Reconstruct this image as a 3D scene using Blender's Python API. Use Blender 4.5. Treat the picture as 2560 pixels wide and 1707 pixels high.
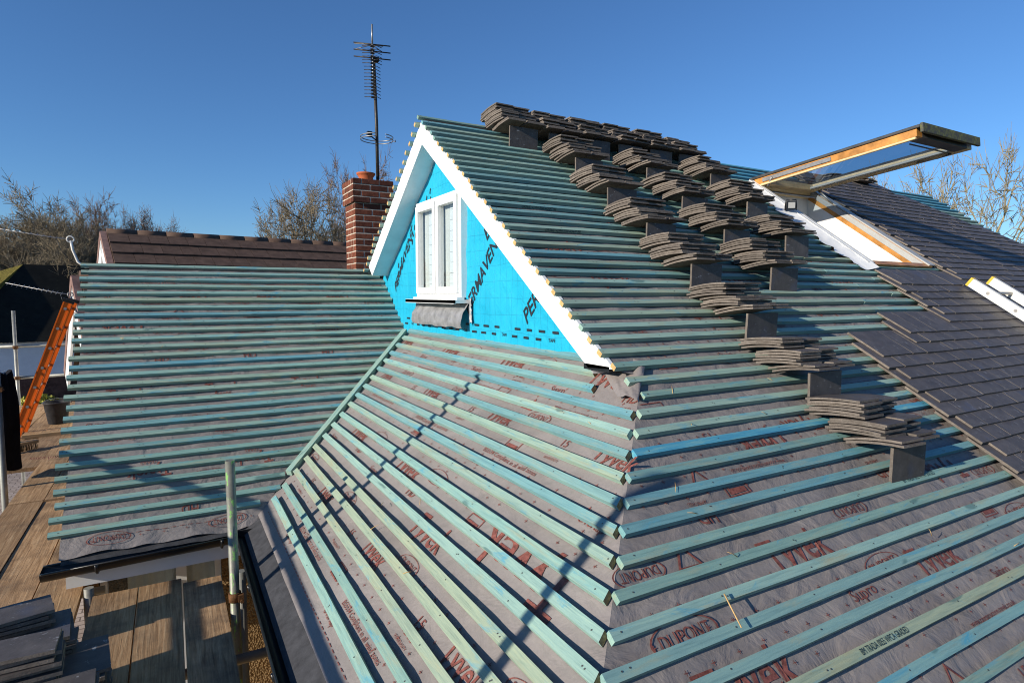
import bpy, bmesh, math, random
from mathutils import Vector, Matrix, noise, Quaternion
random.seed(7)
R_ = math.radians
scene = bpy.context.scene
for o in list(bpy.data.objects): bpy.data.objects.remove(o)
COL = scene.collection

# ------------------------------------------------------------------ camera, sky, sun, exposure
cam_d = bpy.data.cameras.new('camera'); cam = bpy.data.objects.new('camera', cam_d); COL.objects.link(cam)
YAW, PITCH, ROLL = 0.51928, 0.07744, 0.00113
cam_d.sensor_width = 36.0; cam_d.lens = 1494.1/2560*36.0
cam_d.clip_start = 0.02; cam_d.clip_end = 6000
fwd = Vector((math.sin(YAW)*math.cos(PITCH), math.cos(YAW)*math.cos(PITCH), -math.sin(PITCH)))
rgt = Vector((math.cos(YAW), -math.sin(YAW), 0)); upv = rgt.cross(fwd)
c_, s_ = math.cos(ROLL), math.sin(ROLL)
r2 = rgt*c_ + upv*s_; u2 = upv*c_ - rgt*s_
cam.matrix_world = Matrix(((r2.x, u2.x, -fwd.x, 0), (r2.y, u2.y, -fwd.y, 0), (r2.z, u2.z, -fwd.z, 0), (0, 0, 0, 1)))
scene.camera = cam
SUN_EL, SUN_AZ = R_(18.5), R_(8.0)
sdir = Vector((-math.cos(SUN_EL)*math.cos(SUN_AZ), -math.cos(SUN_EL)*math.sin(SUN_AZ), math.sin(SUN_EL)))
world = bpy.data.worlds.new('World'); scene.world = world; world.use_nodes = True
wn = world.node_tree.nodes; bg = wn['Background']
sky = wn.new('ShaderNodeTexSky'); sky.sky_type = 'NISHITA'; sky.sun_disc = False
sky.sun_elevation = SUN_EL; sky.sun_rotation = math.atan2(sdir.x, sdir.y) % (2*math.pi)
sky.air_density = 1.0; sky.dust_density = 0.0; sky.ozone_density = 7.6; sky.altitude = 100
world.node_tree.links.new(sky.outputs[0], bg.inputs[0]); bg.inputs[1].default_value = 0.113
sun_d = bpy.data.lights.new('sun', 'SUN'); sun_d.energy = 5.0; sun_d.angle = R_(0.55); sun_d.color = (1.0, 0.92, 0.79)
sun = bpy.data.objects.new('sun', sun_d); COL.objects.link(sun); sun.rotation_euler = sdir.to_track_quat('Z', 'Y').to_euler()
scene.view_settings.view_transform = 'Standard'; scene.view_settings.look = 'None'
scene.view_settings.exposure = 0.33; scene.view_settings.gamma = 1.0; scene.view_settings.use_curve_mapping = False
scene.render.engine = 'CYCLES'; scene.cycles.filter_width = 1.05

# ------------------------------------------------------------------ roof planes (batten-top planes), metres, camera at the origin
YP, ZP, TR, GR = 4.568, 1.4076, 0.71635, 0.09906
TM, ZM, XM, GM = 0.69465, -0.3279, 1.93773, 0.1007
TL, YL, ZL, GL = 0.74884, 6.23313, 0.25588, 0.09856
GROUND = -4.1; DECK = -1.68
class Slope:
    def __init__(s, origin, u, v):
        s.o = Vector(origin); s.u = Vector(u).normalized(); s.v = Vector(v).normalized()
        s.n = s.u.cross(s.v); s.n = s.n if s.n.z > 0 else -s.n
    def p(s, u, v, h=0): return s.o + s.u*u + s.v*v + s.n*h
    def pv(s, u, v, h=0): return s.o + s.u*u + s.v*v + Vector((0, 0, h/s.n.z))
def slope_v(t): c = 1/math.sqrt(1+t*t); return c, t*c
cR, sR = slope_v(TR); cM, sM = slope_v(TM); cL, sL = slope_v(TL)
SR = Slope((0, YP, ZP), (1, 0, 0), (0, -cR, -sR))
SN = Slope((0, YP, ZP), (1, 0, 0), (0, cR, -sR))
SM = Slope((XM, 0, ZM), (0, 1, 0), (-cM, 0, -sM))
SL = Slope((0, YL, ZL), (1, 0, 0), (0, -cL, -sL))
def hip_y(x): return YP - (ZP - ZM - TM*(x-XM))/TR
def hip_x_at_z(z): return XM + (z-ZM)/TM
def valley_y(x): return YL + (ZM + TM*(x-XM) - ZL)/TL

# ------------------------------------------------------------------ helpers
WM = {}
def link(o, parent=None, world=None):
    world = world or Matrix.Identity(4)
    COL.objects.link(o)
    if parent is not None:
        o.parent = parent; o.matrix_parent_inverse = WM[parent].inverted()
    o.matrix_basis = world; WM[o] = world
    return o
def empty(name, loc, label=None, cat=None, group=None, parent=None):
    o = bpy.data.objects.new(name, None); o.empty_display_size = 0.1
    link(o, parent, Matrix.Translation(Vector(loc)))
    return tag(o, label, cat, group)
def tag(o, label=None, cat=None, group=None, kind=None):
    if label: o['label'] = label
    if cat: o['category'] = cat
    if group: o['group'] = group
    if kind: o['kind'] = kind
    return o
class MB:
    def __init__(s): s.v = []; s.f = []; s.m = []; s.sm = []
    def face(s, pts, m=0, smooth=False):
        b = len(s.v); s.v += [tuple(p) for p in pts]; s.f.append(tuple(range(b, b+len(pts)))); s.m.append(m); s.sm.append(smooth)
    def box(s, lo, hi, m=0, T=None):
        (x0, y0, z0), (x1, y1, z1) = lo, hi
        P = [Vector(p) for p in ((x0,y0,z0),(x1,y0,z0),(x1,y1,z0),(x0,y1,z0),(x0,y0,z1),(x1,y0,z1),(x1,y1,z1),(x0,y1,z1))]
        if T is not None: P = [T @ p for p in P]
        b = len(s.v); s.v += [tuple(p) for p in P]
        for q in ((0,3,2,1),(4,5,6,7),(0,1,5,4),(1,2,6,5),(2,3,7,6),(3,0,4,7)):
            s.f.append(tuple(b+i for i in q)); s.m.append(m); s.sm.append(False)
    def hexa(s, P, m=0):
        b = len(s.v); s.v += [tuple(p) for p in P]
        for q in ((0,3,2,1),(4,5,6,7),(0,1,5,4),(1,2,6,5),(2,3,7,6),(3,0,4,7)):
            s.f.append(tuple(b+i for i in q)); s.m.append(m); s.sm.append(False)
    def tube(s, path, r, n=10, m=0, caps=True, smooth=True):
        path = [Vector(p) for p in path]; rs = r if isinstance(r, (list, tuple)) else [r]*len(path)
        ref = Vector((0, 0, 1)); rings = []
        for i, p in enumerate(path):
            d = (path[min(i+1, len(path)-1)] - path[max(i-1, 0)])
            d = d.normalized() if d.length > 1e-9 else Vector((0, 0, 1))
            a = d.cross(ref)
            if a.length < 0.05: a = d.cross(Vector((1, 0, 0)))
            a.normalize(); b_ = d.cross(a); b0 = len(s.v); rings.append(b0)
            for k in range(n):
                t = 2*math.pi*k/n; s.v.append(tuple(p + a*math.cos(t)*rs[i] + b_*math.sin(t)*rs[i]))
        for i in range(len(path)-1):
            for k in range(n):
                s.f.append((rings[i]+k, rings[i]+(k+1) % n, rings[i+1]+(k+1) % n, rings[i+1]+k)); s.m.append(m); s.sm.append(smooth)
        if caps:
            s.f.append(tuple(rings[0]+k for k in range(n))[::-1]); s.m.append(m); s.sm.append(False)
            s.f.append(tuple(rings[-1]+k for k in range(n))); s.m.append(m); s.sm.append(False)
    def lathe(s, c, prof, n=24, m=0, axis=None):
        c = Vector(c); rings = []
        for r, z in prof:
            rings.append(len(s.v))
            for k in range(n):
                t = 2*math.pi*k/n; s.v.append(tuple(c + Vector((r*math.cos(t), r*math.sin(t), z))))
        for i in range(len(prof)-1):
            for k in range(n):
                s.f.append((rings[i]+k, rings[i]+(k+1) % n, rings[i+1]+(k+1) % n, rings[i+1]+k)); s.m.append(m); s.sm.append(True)
    def grid(s, nu, nv, fn, m=0, skip=None, smooth=True):
        b = len(s.v)
        for j in range(nv+1):
            for i in range(nu+1): s.v.append(tuple(fn(i/nu, j/nv)))
        for j in range(nv):
            for i in range(nu):
                if skip and skip((i+.5)/nu, (j+.5)/nv): continue
                s.f.append((b+j*(nu+1)+i, b+j*(nu+1)+i+1, b+(j+1)*(nu+1)+i+1, b+(j+1)*(nu+1)+i)); s.m.append(m); s.sm.append(smooth)
    def mesh(s, name, mats):
        me = bpy.data.meshes.new(name); me.from_pydata(s.v, [], s.f)
        for mt in (mats if isinstance(mats, (list, tuple)) else [mats]): me.materials.append(mt)
        me.polygons.foreach_set('material_index', s.m); me.polygons.foreach_set('use_smooth', s.sm); me.update()
        return me
    def fixn(s, me):
        bm = bmesh.new(); bm.from_mesh(me); bmesh.ops.recalc_face_normals(bm, faces=bm.faces); bm.to_mesh(me); bm.free(); return me
    def obj(s, name, mats, parent=None, world=None, recalc=True):
        me = s.mesh(name, mats)
        if recalc: s.fixn(me)
        return link(bpy.data.objects.new(name, me), parent, world)
def inst(me, name, parent, world): return link(bpy.data.objects.new(name, me), parent, world)
def frame(o, x, y, z):
    return Matrix(((x.x, y.x, z.x, o.x), (x.y, y.y, z.y, o.y), (x.z, y.z, z.z, o.z), (0, 0, 0, 1)))
def rnd(a, b): return random.uniform(a, b)

# ------------------------------------------------------------------ materials
def newmat(name, rough=0.6, spec=0.3):
    m = bpy.data.materials.new(name); m.use_nodes = True
    nt = m.node_tree; b = nt.nodes['Principled BSDF']; b.inputs['Roughness'].default_value = rough
    b.inputs['Specular IOR Level'].default_value = spec
    return m, nt, b
def N(nt, t, **kw):
    n = nt.nodes.new(t)
    for k, v in kw.items():
        if hasattr(n, k): setattr(n, k, v)
    return n
def coords(nt, scale=(1, 1, 1), kind='Object', rand=0.0):
    tc = N(nt, 'ShaderNodeTexCoord'); mp = N(nt, 'ShaderNodeMapping'); mp.inputs['Scale'].default_value = scale
    nt.links.new(tc.outputs[kind], mp.inputs['Vector'])
    if rand:
        oi = N(nt, 'ShaderNodeObjectInfo'); mu = N(nt, 'ShaderNodeMath', operation='MULTIPLY'); mu.inputs[1].default_value = rand
        nt.links.new(oi.outputs['Random'], mu.inputs[0])
        cx = N(nt, 'ShaderNodeCombineXYZ')
        for i in range(3): nt.links.new(mu.outputs[0], cx.inputs[i])
        nt.links.new(cx.outputs[0], mp.inputs['Location'])
    return mp.outputs[0]
def nz(nt, vec, scale, detail=4, rough=0.6, dist=0.0):
    n = N(nt, 'ShaderNodeTexNoise'); n.inputs['Scale'].default_value = scale; n.inputs['Detail'].default_value = detail
    n.inputs['Roughness'].default_value = rough; n.inputs['Distortion'].default_value = dist
    nt.links.new(vec, n.inputs['Vector']); return n.outputs['Fac']
def ramp(nt, fac, stops):
    r = N(nt, 'ShaderNodeValToRGB'); e = r.color_ramp.elements
    while len(e) < len(stops): e.new(0.5)
    for i, (p, c) in enumerate(stops):
        e[i].position = p; e[i].color = (*c, 1) if len(c) == 3 else c
    nt.links.new(fac, r.inputs[0]); return r.outputs[0]
def mix(nt, fac, a, b, mode='MIX'):
    m = N(nt, 'ShaderNodeMix', data_type='RGBA', blend_type=mode)
    for sock, val in ((m.inputs['Factor'], fac), (m.inputs['A'], a), (m.inputs['B'], b)):
        pass
    fi, ai, bi = m.inputs[0], m.inputs[6], m.inputs[7]
    for sock, val in ((fi, fac), (ai, a), (bi, b)):
        if isinstance(val, (int, float)): sock.default_value = val
        elif isinstance(val, tuple): sock.default_value = (*val, 1)
        else: nt.links.new(val, sock)
    return m.outputs[2]
def bump(nt, b, h, strength=0.3, dist=0.01):
    bp = N(nt, 'ShaderNodeBump'); bp.inputs['Strength'].default_value = strength; bp.inputs['Distance'].default_value = dist
    nt.links.new(h, bp.inputs['Height']); nt.links.new(bp.outputs[0], b.inputs['Normal'])
def thr(nt, fac, lo, hi): return ramp(nt, fac, [(lo, (0, 0, 0)), (hi, (1, 1, 1))])
def setc(nt, b, c):
    if isinstance(c, tuple): b.inputs['Base Color'].default_value = (*c, 1)
    else: nt.links.new(c, b.inputs['Base Color'])
def objrand(nt): return N(nt, 'ShaderNodeObjectInfo').outputs['Random']
def simple(name, col, rough=0.5, spec=0.3, var=0.12, scale=8, bumps=0.0, metal=0.0):
    m, nt, b = newmat(name, rough, spec); v = coords(nt, rand=20)
    d = tuple(x*(1-var*2) for x in col); l = tuple(min(1, x*(1+var)) for x in col)
    f = nz(nt, v, scale, 5, 0.65)
    setc(nt, b, ramp(nt, f, [(0.3, d), (0.7, l)]))
    b.inputs['Metallic'].default_value = metal
    if bumps: bump(nt, b, nz(nt, v, scale*6, 4, 0.7), bumps, 0.005)
    return m
M = {}
def mk_batten():
    m, nt, b = newmat('batten_teal_stain', 0.62, 0.25)
    v = coords(nt, (1, 1, 1), rand=37); vs = coords(nt, (1.2, 26, 26), rand=37); vb = coords(nt, (2.2, 9, 9), rand=11)
    r = objrand(nt)
    base = ramp(nt, r, [(0.0, (.275, .435, .385)), (0.17, (.30, .405, .32)), (0.34, (.18, .355, .36)), (0.5, (.335, .385, .265)), (0.67, (.25, .42, .37)), (0.84, (.20, .32, .27)), (1.0, (.14, .33, .38))])
    grain = nz(nt, vs, 4, 6, 0.7, 0.4)
    c1 = mix(nt, 0.85, base, mix(nt, 1.0, base, ramp(nt, grain, [(0.25, (.50, .58, .62)), (0.5, (.95, .97, .98)), (0.75, (1.32, 1.22, 1.08))]), 'MULTIPLY'))
    blot = thr(nt, nz(nt, vb, 1.9, 6, 0.7, 0.9), 0.56, 0.70)
    c2 = mix(nt, mix(nt, 1.0, blot, (.75, .75, .75), 'MULTIPLY'), c1, (.055, .30, .43))
    tanb = thr(nt, nz(nt, coords(nt, (1.6, 12, 12), rand=23), 1.5, 5, 0.7, 0.4), 0.53, 0.74)
    c3 = mix(nt, mix(nt, 1.0, tanb, (.65, .65, .65), 'MULTIPLY'), c2, (.40, .35, .19))
    knot = thr(nt, nz(nt, coords(nt, (5, 16, 16), rand=51), 1.0, 2, 0.4), 0.69, 0.74)
    c4 = mix(nt, mix(nt, 1.0, knot, (.6, .6, .6), 'MULTIPLY'), c3, (.05, .12, .12))
    setc(nt, b, c4); bump(nt, b, grain, 0.35, 0.004); return m
M['batten'] = mk_batten()
def mk_bluebat():
    m, nt, b = newmat('batten_blue_stain_and_light', 0.6, 0.25); v = coords(nt, (1.5, 18, 18), rand=37)
    setc(nt, b, ramp(nt, nz(nt, v, 3, 5, 0.7, .3), [(0.3, (.05, .22, .36)), (0.5, (.08, .31, .42)), (0.66, (.20, .40, .39))])); return m
M['batten_blue'] = mk_bluebat()
M['raw'] = simple('sawn_pine_end', (.62, .40, .17), 0.8, 0.1, 0.2, 60)
M['nail'] = simple('nail_head', (.11, .11, .10), 0.5, 0.5, 0.2, 30, 0, 0.4)
M['rawd'] = simple('weathered_pine_end', (.36, .24, .12), 0.85, 0.1, 0.3, 90)
def mk_membrane():
    m, nt, b = newmat('grey_breather_membrane', 0.58, 0.35)
    v = coords(nt); f = nz(nt, v, 2.2, 6, 0.62); g = nz(nt, v, 55, 4, 0.75)
    c = ramp(nt, f, [(0.28, (.178, .155, .146)), (0.5, (.228, .201, .190)), (0.75, (.278, .247, .234))])
    c = mix(nt, 0.16, c, mix(nt, 1.0, c, ramp(nt, g, [(0.3, (.55, .55, .58)), (0.7, (1.35, 1.33, 1.3))]), 'MULTIPLY'))
    setc(nt, b, c)
    w = nz(nt, coords(nt, (1.0, 1.0, 1.0)), 7, 5, 0.5, 0.8); ri = nz(nt, v, 22, 3, 0.5, 1.0)
    add = N(nt, 'ShaderNodeMath', operation='ADD'); mu = N(nt, 'ShaderNodeMath', operation='MULTIPLY'); mu.inputs[1].default_value = 0.12
    nt.links.new(ri, mu.inputs[0]); nt.links.new(w, add.inputs[0]); nt.links.new(mu.outputs[0], add.inputs[1])
    bump(nt, b, add.outputs[0], 0.5, 0.03); return m
M['membrane'] = mk_membrane()
M['ink'] = simple('red_ink', (.235, .082, .066), 0.6, 0.2, 0.3, 60)
M['black_ink'] = simple('black_ink', (.02, .025, .035), 0.5, 0.3, 0.1, 20)
M['stamp'] = simple('stamp_ink', (.025, .05, .06), 0.7, 0.1, 0.1, 20)
def mk_bluewall():
    m, nt, b = newmat('blue_breather_foil', 0.42, 0.4)
    tc = N(nt, 'ShaderNodeTexCoord'); sx = N(nt, 'ShaderNodeSeparateXYZ')
    wob = N(nt, 'ShaderNodeVectorMath', operation='ADD'); no = N(nt, 'ShaderNodeTexNoise'); no.inputs['Scale'].default_value = 3.0; no.inputs['Detail'].default_value = 2
    sc = N(nt, 'ShaderNodeVectorMath', operation='SCALE'); sc.inputs['Scale'].default_value = 0.05
    nt.links.new(tc.outputs['Object'], no.inputs['Vector']); nt.links.new(no.outputs['Color'], sc.inputs[0])
    nt.links.new(tc.outputs['Object'], wob.inputs[0]); nt.links.new(sc.outputs[0], wob.inputs[1]); nt.links.new(wob.outputs[0], sx.inputs[0])
    def lines(sock, pitch, w):
        d = N(nt, 'ShaderNodeMath', operation='DIVIDE'); d.inputs[1].default_value = pitch; nt.links.new(sock, d.inputs[0])
        f = N(nt, 'ShaderNodeMath', operation='FRACT'); nt.links.new(d.outputs[0], f.inputs[0])
        l = N(nt, 'ShaderNodeMath', operation='LESS_THAN'); l.inputs[1].default_value = w; nt.links.new(f.outputs[0], l.inputs[0]); return l.outputs[0]
    a = lines(sx.outputs['Y'], 0.075, 0.045); c = lines(sx.outputs['Z'], 0.113, 0.03)
    mx = N(nt, 'ShaderNodeMath', operation='MAXIMUM'); nt.links.new(a, mx.inputs[0]); nt.links.new(c, mx.inputs[1])
    v = coords(nt); f = nz(nt, v, 3.5, 5, 0.6)
    base = ramp(nt, f, [(0.3, (.008, .335, .52)), (0.7, (.018, .405, .59))])
    m2 = N(nt, 'ShaderNodeMath', operation='MULTIPLY'); m2.inputs[1].default_value = 0.55; nt.links.new(mx.outputs[0], m2.inputs[0])
    setc(nt, b, mix(nt, m2.outputs[0], base, (.010, .17, .31)))
    bump(nt, b, nz(nt, v, 7, 4, 0.55, 0.9), 0.6, 0.03); return m
M['blue'] = mk_bluewall()
M['white'] = simple('white_pvc', (.80, .80, .79), 0.35, 0.4, 0.03, 3)
M['soffit'] = simple('white_soffit_board', (.82, .83, .84), 0.45, 0.35, 0.05, 6)
M['lead'] = simple('grey_lead_sheet', (.31, .305, .31), 0.5, 0.5, 0.2, 14, 0.3, 0.3)
def mk_tile():
    m, nt, b = newmat('dark_concrete_tile_face', 0.55, 0.35)
    v = coords(nt, rand=60); f = nz(nt, v, 14, 6, 0.7); r = objrand(nt)
    base = ramp(nt, f, [(0.3, (.062, .053, .050)), (0.55, (.094, .082, .077)), (0.8, (.135, .118, .110))])
    base = mix(nt, 1.0, base, ramp(nt, r, [(0, (.86, .86, .88)), (1, (1.1, 1.09, 1.08))]), 'MULTIPLY')
    sp = thr(nt, nz(nt, coords(nt, (5, 2, 5), rand=33), 9, 3, 0.7), 0.635, 0.70)
    base = mix(nt, mix(nt, 1.0, sp, (.55, .55, .55), 'MULTIPLY'), base, (.40, .40, .42))
    bl = thr(nt, nz(nt, coords(nt, rand=9), 5, 2, .5), 0.62, 0.7)
    base = mix(nt, mix(nt, 1.0, bl, (.35, .35, .35), 'MULTIPLY'), base, (.06, .075, .13))
    setc(nt, b, base); bump(nt, b, nz(nt, v, 120, 3, 0.7), 0.25, 0.003); return m
M['tile'] = mk_tile()
def mk_tilebody():
    m, nt, b = newmat('cut_concrete_tile_edge', 0.85, 0.15)
    v = coords(nt, rand=60); f = nz(nt, v, 22, 6, 0.75); g = nz(nt, v, 160, 3, 0.8); r = objrand(nt)
    base = ramp(nt, f, [(0.3, (.118, .098, .084)), (0.6, (.195, .168, .146)), (0.85, (.34, .30, .26))])
    base = mix(nt, 1.0, base, ramp(nt, r, [(0, (.75, .75, .75)), (1, (1.15, 1.13, 1.1))]), 'MULTIPLY')
    setc(nt, b, mix(nt, 0.4, base, mix(nt, 1.0, base, ramp(nt, g, [(0.3, (.4, .4, .4)), (0.7, (1.4, 1.4, 1.4))]), 'MULTIPLY')))
    bump(nt, b, g, 0.6, 0.004); return m
M['tilebody'] = mk_tilebody()
M['timber'] = simple('varnished_pine_frame', (.56, .25, .06), 0.4, 0.4, 0.3, 5)
M['timberp'] = simple('pale_pine_frame', (.70, .52, .28), 0.45, 0.35, 0.15, 7)
M['clad'] = simple('grey_brown_metal_cladding', (.085, .08, .075), 0.4, 0.5, 0.2, 9, 0.1, 0.3)
def mk_moss():
    m, nt, b = newmat('mossy_metal_drip_rail', 0.7, 0.3); v = coords(nt)
    setc(nt, b, ramp(nt, nz(nt, v, 26, 5, .75), [(0.42, (.07, .068, .06)), (0.55, (.12, .12, .05)), (0.7, (.26, .25, .06))])); return m
M['mossclad'] = mk_moss()
M['lining'] = simple('painted_plaster_lining', (.78, .755, .71), 0.7, 0.2, 0.05, 4)
M['greyclad'] = simple('grey_frame_flashing', (.40, .40, .385), 0.45, 0.4, 0.08, 6)
def mk_glass(name, tint=(.9, .95, 1), fac=0.35):
    m = bpy.data.materials.new(name); m.use_nodes = True; nt = m.node_tree; nt.nodes.clear()
    o = N(nt, 'ShaderNodeOutputMaterial'); t = N(nt, 'ShaderNodeBsdfTransparent'); t.inputs[0].default_value = (*tint, 1)
    g = N(nt, 'ShaderNodeBsdfGlossy'); g.inputs['Roughness'].default_value = 0.03; fr = N(nt, 'ShaderNodeFresnel'); fr.inputs[0].default_value = 1.5
    mu = N(nt, 'ShaderNodeMath', operation='MULTIPLY_ADD'); mu.inputs[1].default_value = 0.9; mu.inputs[2].default_value = fac*0.25
    nt.links.new(fr.outputs[0], mu.inputs[0])
    ge = N(nt, 'ShaderNodeNewGeometry'); su = N(nt, 'ShaderNodeMath', operation='SUBTRACT'); su.inputs[0].default_value = 1.0; nt.links.new(ge.outputs['Backfacing'], su.inputs[1])
    m3 = N(nt, 'ShaderNodeMath', operation='MULTIPLY'); nt.links.new(mu.outputs[0], m3.inputs[0]); nt.links.new(su.outputs[0], m3.inputs[1])
    mx = N(nt, 'ShaderNodeMixShader'); nt.links.new(m3.outputs[0], mx.inputs[0]); nt.links.new(t.outputs[0], mx.inputs[1]); nt.links.new(g.outputs[0], mx.inputs[2])
    nt.links.new(mx.outputs[0], o.inputs[0]); return m
M['glass'] = mk_glass('window_glass', (.90, .93, .94), 0.2)
M['glassd'] = mk_glass('tinted_roof_glass', (.68, .74, .79), 0.2)
M['curtain'] = simple('pale_curtain', (.72, .70, .65), 0.9, 0.1, 0.06, 3)
M['blind'] = simple('white_blind', (.78, .78, .77), 0.7, 0.2, 0.03, 3)
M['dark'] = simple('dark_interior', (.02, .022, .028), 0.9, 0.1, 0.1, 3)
def mk_brick():
    m, nt, b = newmat('weathered_red_brick', 0.9, 0.12); v = coords(nt, rand=40); r = objrand(nt)
    base = ramp(nt, r, [(0, (.105, .04, .028)), (0.35, (.17, .058, .036)), (0.7, (.21, .075, .045)), (1, (.085, .035, .028))])
    f = nz(nt, v, 16, 6, 0.7)
    base = mix(nt, 1.0, base, ramp(nt, f, [(0.3, (.5, .5, .5)), (0.7, (1.3, 1.25, 1.2))]), 'MULTIPLY')
    moss = thr(nt, nz(nt, coords(nt, kind='Generated', rand=5), 2.2, 4, .7), 0.64, 0.75)
    setc(nt, b, mix(nt, mix(nt, 1.0, moss, (.5, .5, .5), 'MULTIPLY'), base, (.10, .095, .03)))
    bump(nt, b, nz(nt, v, 60, 4, .7), 0.5, 0.006); return m
M['brick'] = mk_brick()
M['mortar'] = simple('lime_mortar', (.52, .45, .36), 0.95, 0.1, 0.2, 18, 0.5)
M['terracotta'] = simple('terracotta_pot', (.40, .11, .045), 0.8, 0.2, 0.15, 9, 0.2)
M['mastmetal'] = simple('dull_brown_metal', (.055, .048, .042), 0.5, 0.4, 0.25, 20, 0, 0.5)
M['alloy'] = simple('dull_alloy', (.34, .33, .32), 0.45, 0.5, 0.15, 20, 0, 0.6)
M['blackplastic'] = simple('black_plastic', (.012, .013, .015), 0.35, 0.45, 0.2, 12)
M['eavefelt'] = simple('dark_eave_felt', (.055, .055, .06), 0.75, 0.25, 0.2, 18, 0.2)
def mk_galv():
    m, nt, b = newmat('galvanised_tube', 0.5, 0.5); v = coords(nt); b.inputs['Metallic'].default_value = 0.35
    setc(nt, b, ramp(nt, nz(nt, v, 9, 6, .7), [(0.3, (.22, .215, .19)), (0.6, (.34, .335, .30)), (0.8, (.42, .41, .38))])); return m
M['galv'] = mk_galv()
def mk_galvp():
    m, nt, b = newmat('galvanised_tube_green_paint', 0.5, 0.5); v = coords(nt); b.inputs['Metallic'].default_value = 0.2
    c = ramp(nt, nz(nt, v, 9, 6, .7), [(0.3, (.13, .125, .10)), (0.6, (.22, .22, .18)), (0.8, (.32, .31, .26))])
    g = thr(nt, nz(nt, coords(nt, (14, 14, 5)), 2.2, 5, .75), 0.55, 0.60)
    setc(nt, b, mix(nt, mix(nt, 1.0, g, (.75, .75, .75), 'MULTIPLY'), c, (.23, .55, .10))); return m
M['galvp'] = mk_galvp()
M['rust'] = simple('rusty_coupler', (.16, .075, .03), 0.8, 0.3, 0.35, 40, 0.4, 0.3)
def mk_board():
    m, nt, b = newmat('weathered_scaffold_board', 0.85, 0.12); vs = coords(nt, (22, 1.0, 22), rand=30); v = coords(nt, rand=30); r = objrand(nt)
    g = nz(nt, vs, 3, 7, .7, .5)
    base = ramp(nt, g, [(0.25, (.15, .088, .046)), (0.5, (.38, .252, .145)), (0.75, (.58, .43, .27))])
    base = mix(nt, 1.0, base, ramp(nt, r, [(0, (.72, .66, .62)), (0.5, (1.05, 1.0, .93)), (1, (1.3, 1.2, 1.1))]), 'MULTIPLY')
    dirt = thr(nt, nz(nt, v, 2.3, 6, .7), 0.46, 0.68)
    setc(nt, b, mix(nt, mix(nt, 1.0, dirt, (.78, .78, .78), 'MULTIPLY'), base, (.125, .088, .062))); bump(nt, b, g, 0.5, 0.006); return m
M['board'] = mk_board()
M['orange'] = simple('orange_fibreglass', (.72, .14, .012), 0.35, 0.45, 0.08, 4)
M['whitegrp'] = simple('white_ladder_paint', (.74, .72, .66), 0.5, 0.35, 0.1, 7)
M['yellowcap'] = simple('yellow_end_cap', (.62, .42, .05), 0.5, 0.3, 0.1, 7)
M['bucket'] = simple('black_rubber_bucket', (.03, .03, .034), 0.6, 0.3, 0.3, 16)
M['mortar_smear'] = simple('dried_mortar', (.30, .29, .27), 0.9, 0.1, 0.2, 12)
M['cloth'] = simple('black_cloth', (.012, .012, .015), 0.9, 0.1, 0.3, 6, 0.3)
M['broom'] = simple('broom_wood', (.48, .31, .15), 0.6, 0.3, 0.12, 6)
M['green'] = simple('green_plastic', (.03, .22, .09), 0.4, 0.4, 0.1, 6)
M['bristle'] = simple('bristle', (.22, .14, .07), 0.9, 0.1, 0.3, 60)
def mk_pebble(name, a, b_, c, sc=60):
    m, nt, b = newmat(name, 0.95, 0.1); v = coords(nt); vo = N(nt, 'ShaderNodeTexVoronoi'); vo.inputs['Scale'].default_value = sc; nt.links.new(v, vo.inputs['Vector'])
    f = nz(nt, v, 30, 4, .7)
    setc(nt, b, mix(nt, 0.5, ramp(nt, f, [(0.3, a), (0.55, b_), (0.8, c)]), mix(nt, 1.0, ramp(nt, f, [(0.3, a), (0.55, b_), (0.8, c)]), ramp(nt, vo.outputs['Distance'], [(0.0, (1.2, 1.2, 1.2)), (0.6, (.35, .35, .35))]), 'MULTIPLY')))
    bump(nt, b, vo.outputs['Distance'], 0.9, 0.012); return m
M['pebble'] = mk_pebble('pebbledash_render', (.20, .12, .05), (.36, .23, .11), (.5, .36, .2), 70)
M['gravel'] = mk_pebble('garden_gravel', (.20, .14, .08), (.36, .27, .16), (.55, .45, .3), 45)
M['ntile'] = simple('brown_interlocking_tile', (.115, .072, .052), 0.75, 0.2, 0.2, 7, 0.2)
M['nverge'] = simple('pink_brown_verge_tile', (.26, .16, .135), 0.85, 0.15, 0.2, 9, 0.2)
M['render'] = simple('white_render', (.72, .73, .73), 0.9, 0.1, 0.05, 2)
def mk_darkroof():  # shade on the bungalow's facing slope is put into this near-black colour
    m, nt, b = newmat('shade_dark_roof', 0.9, 0.1); v = coords(nt)
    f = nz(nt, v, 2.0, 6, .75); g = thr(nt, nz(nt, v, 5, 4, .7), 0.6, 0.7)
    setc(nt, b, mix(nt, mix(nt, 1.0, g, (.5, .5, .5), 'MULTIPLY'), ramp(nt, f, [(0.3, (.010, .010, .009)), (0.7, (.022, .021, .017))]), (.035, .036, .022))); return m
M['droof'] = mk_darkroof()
def mk_mossroof():
    m, nt, b = newmat('moss_covered_roof', 0.95, 0.1); v = coords(nt)
    setc(nt, b, ramp(nt, nz(nt, v, 6, 6, .75), [(0.3, (.09, .075, .02)), (0.6, (.20, .165, .04)), (0.8, (.30, .25, .08))])); bump(nt, b, nz(nt, v, 14, 4, .7), .8, .1); return m
M['mossroof'] = mk_mossroof()
M['plinth'] = simple('brown_brick_far', (.11, .06, .045), 0.9, 0.1, 0.25, 6, 0.2)
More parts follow.
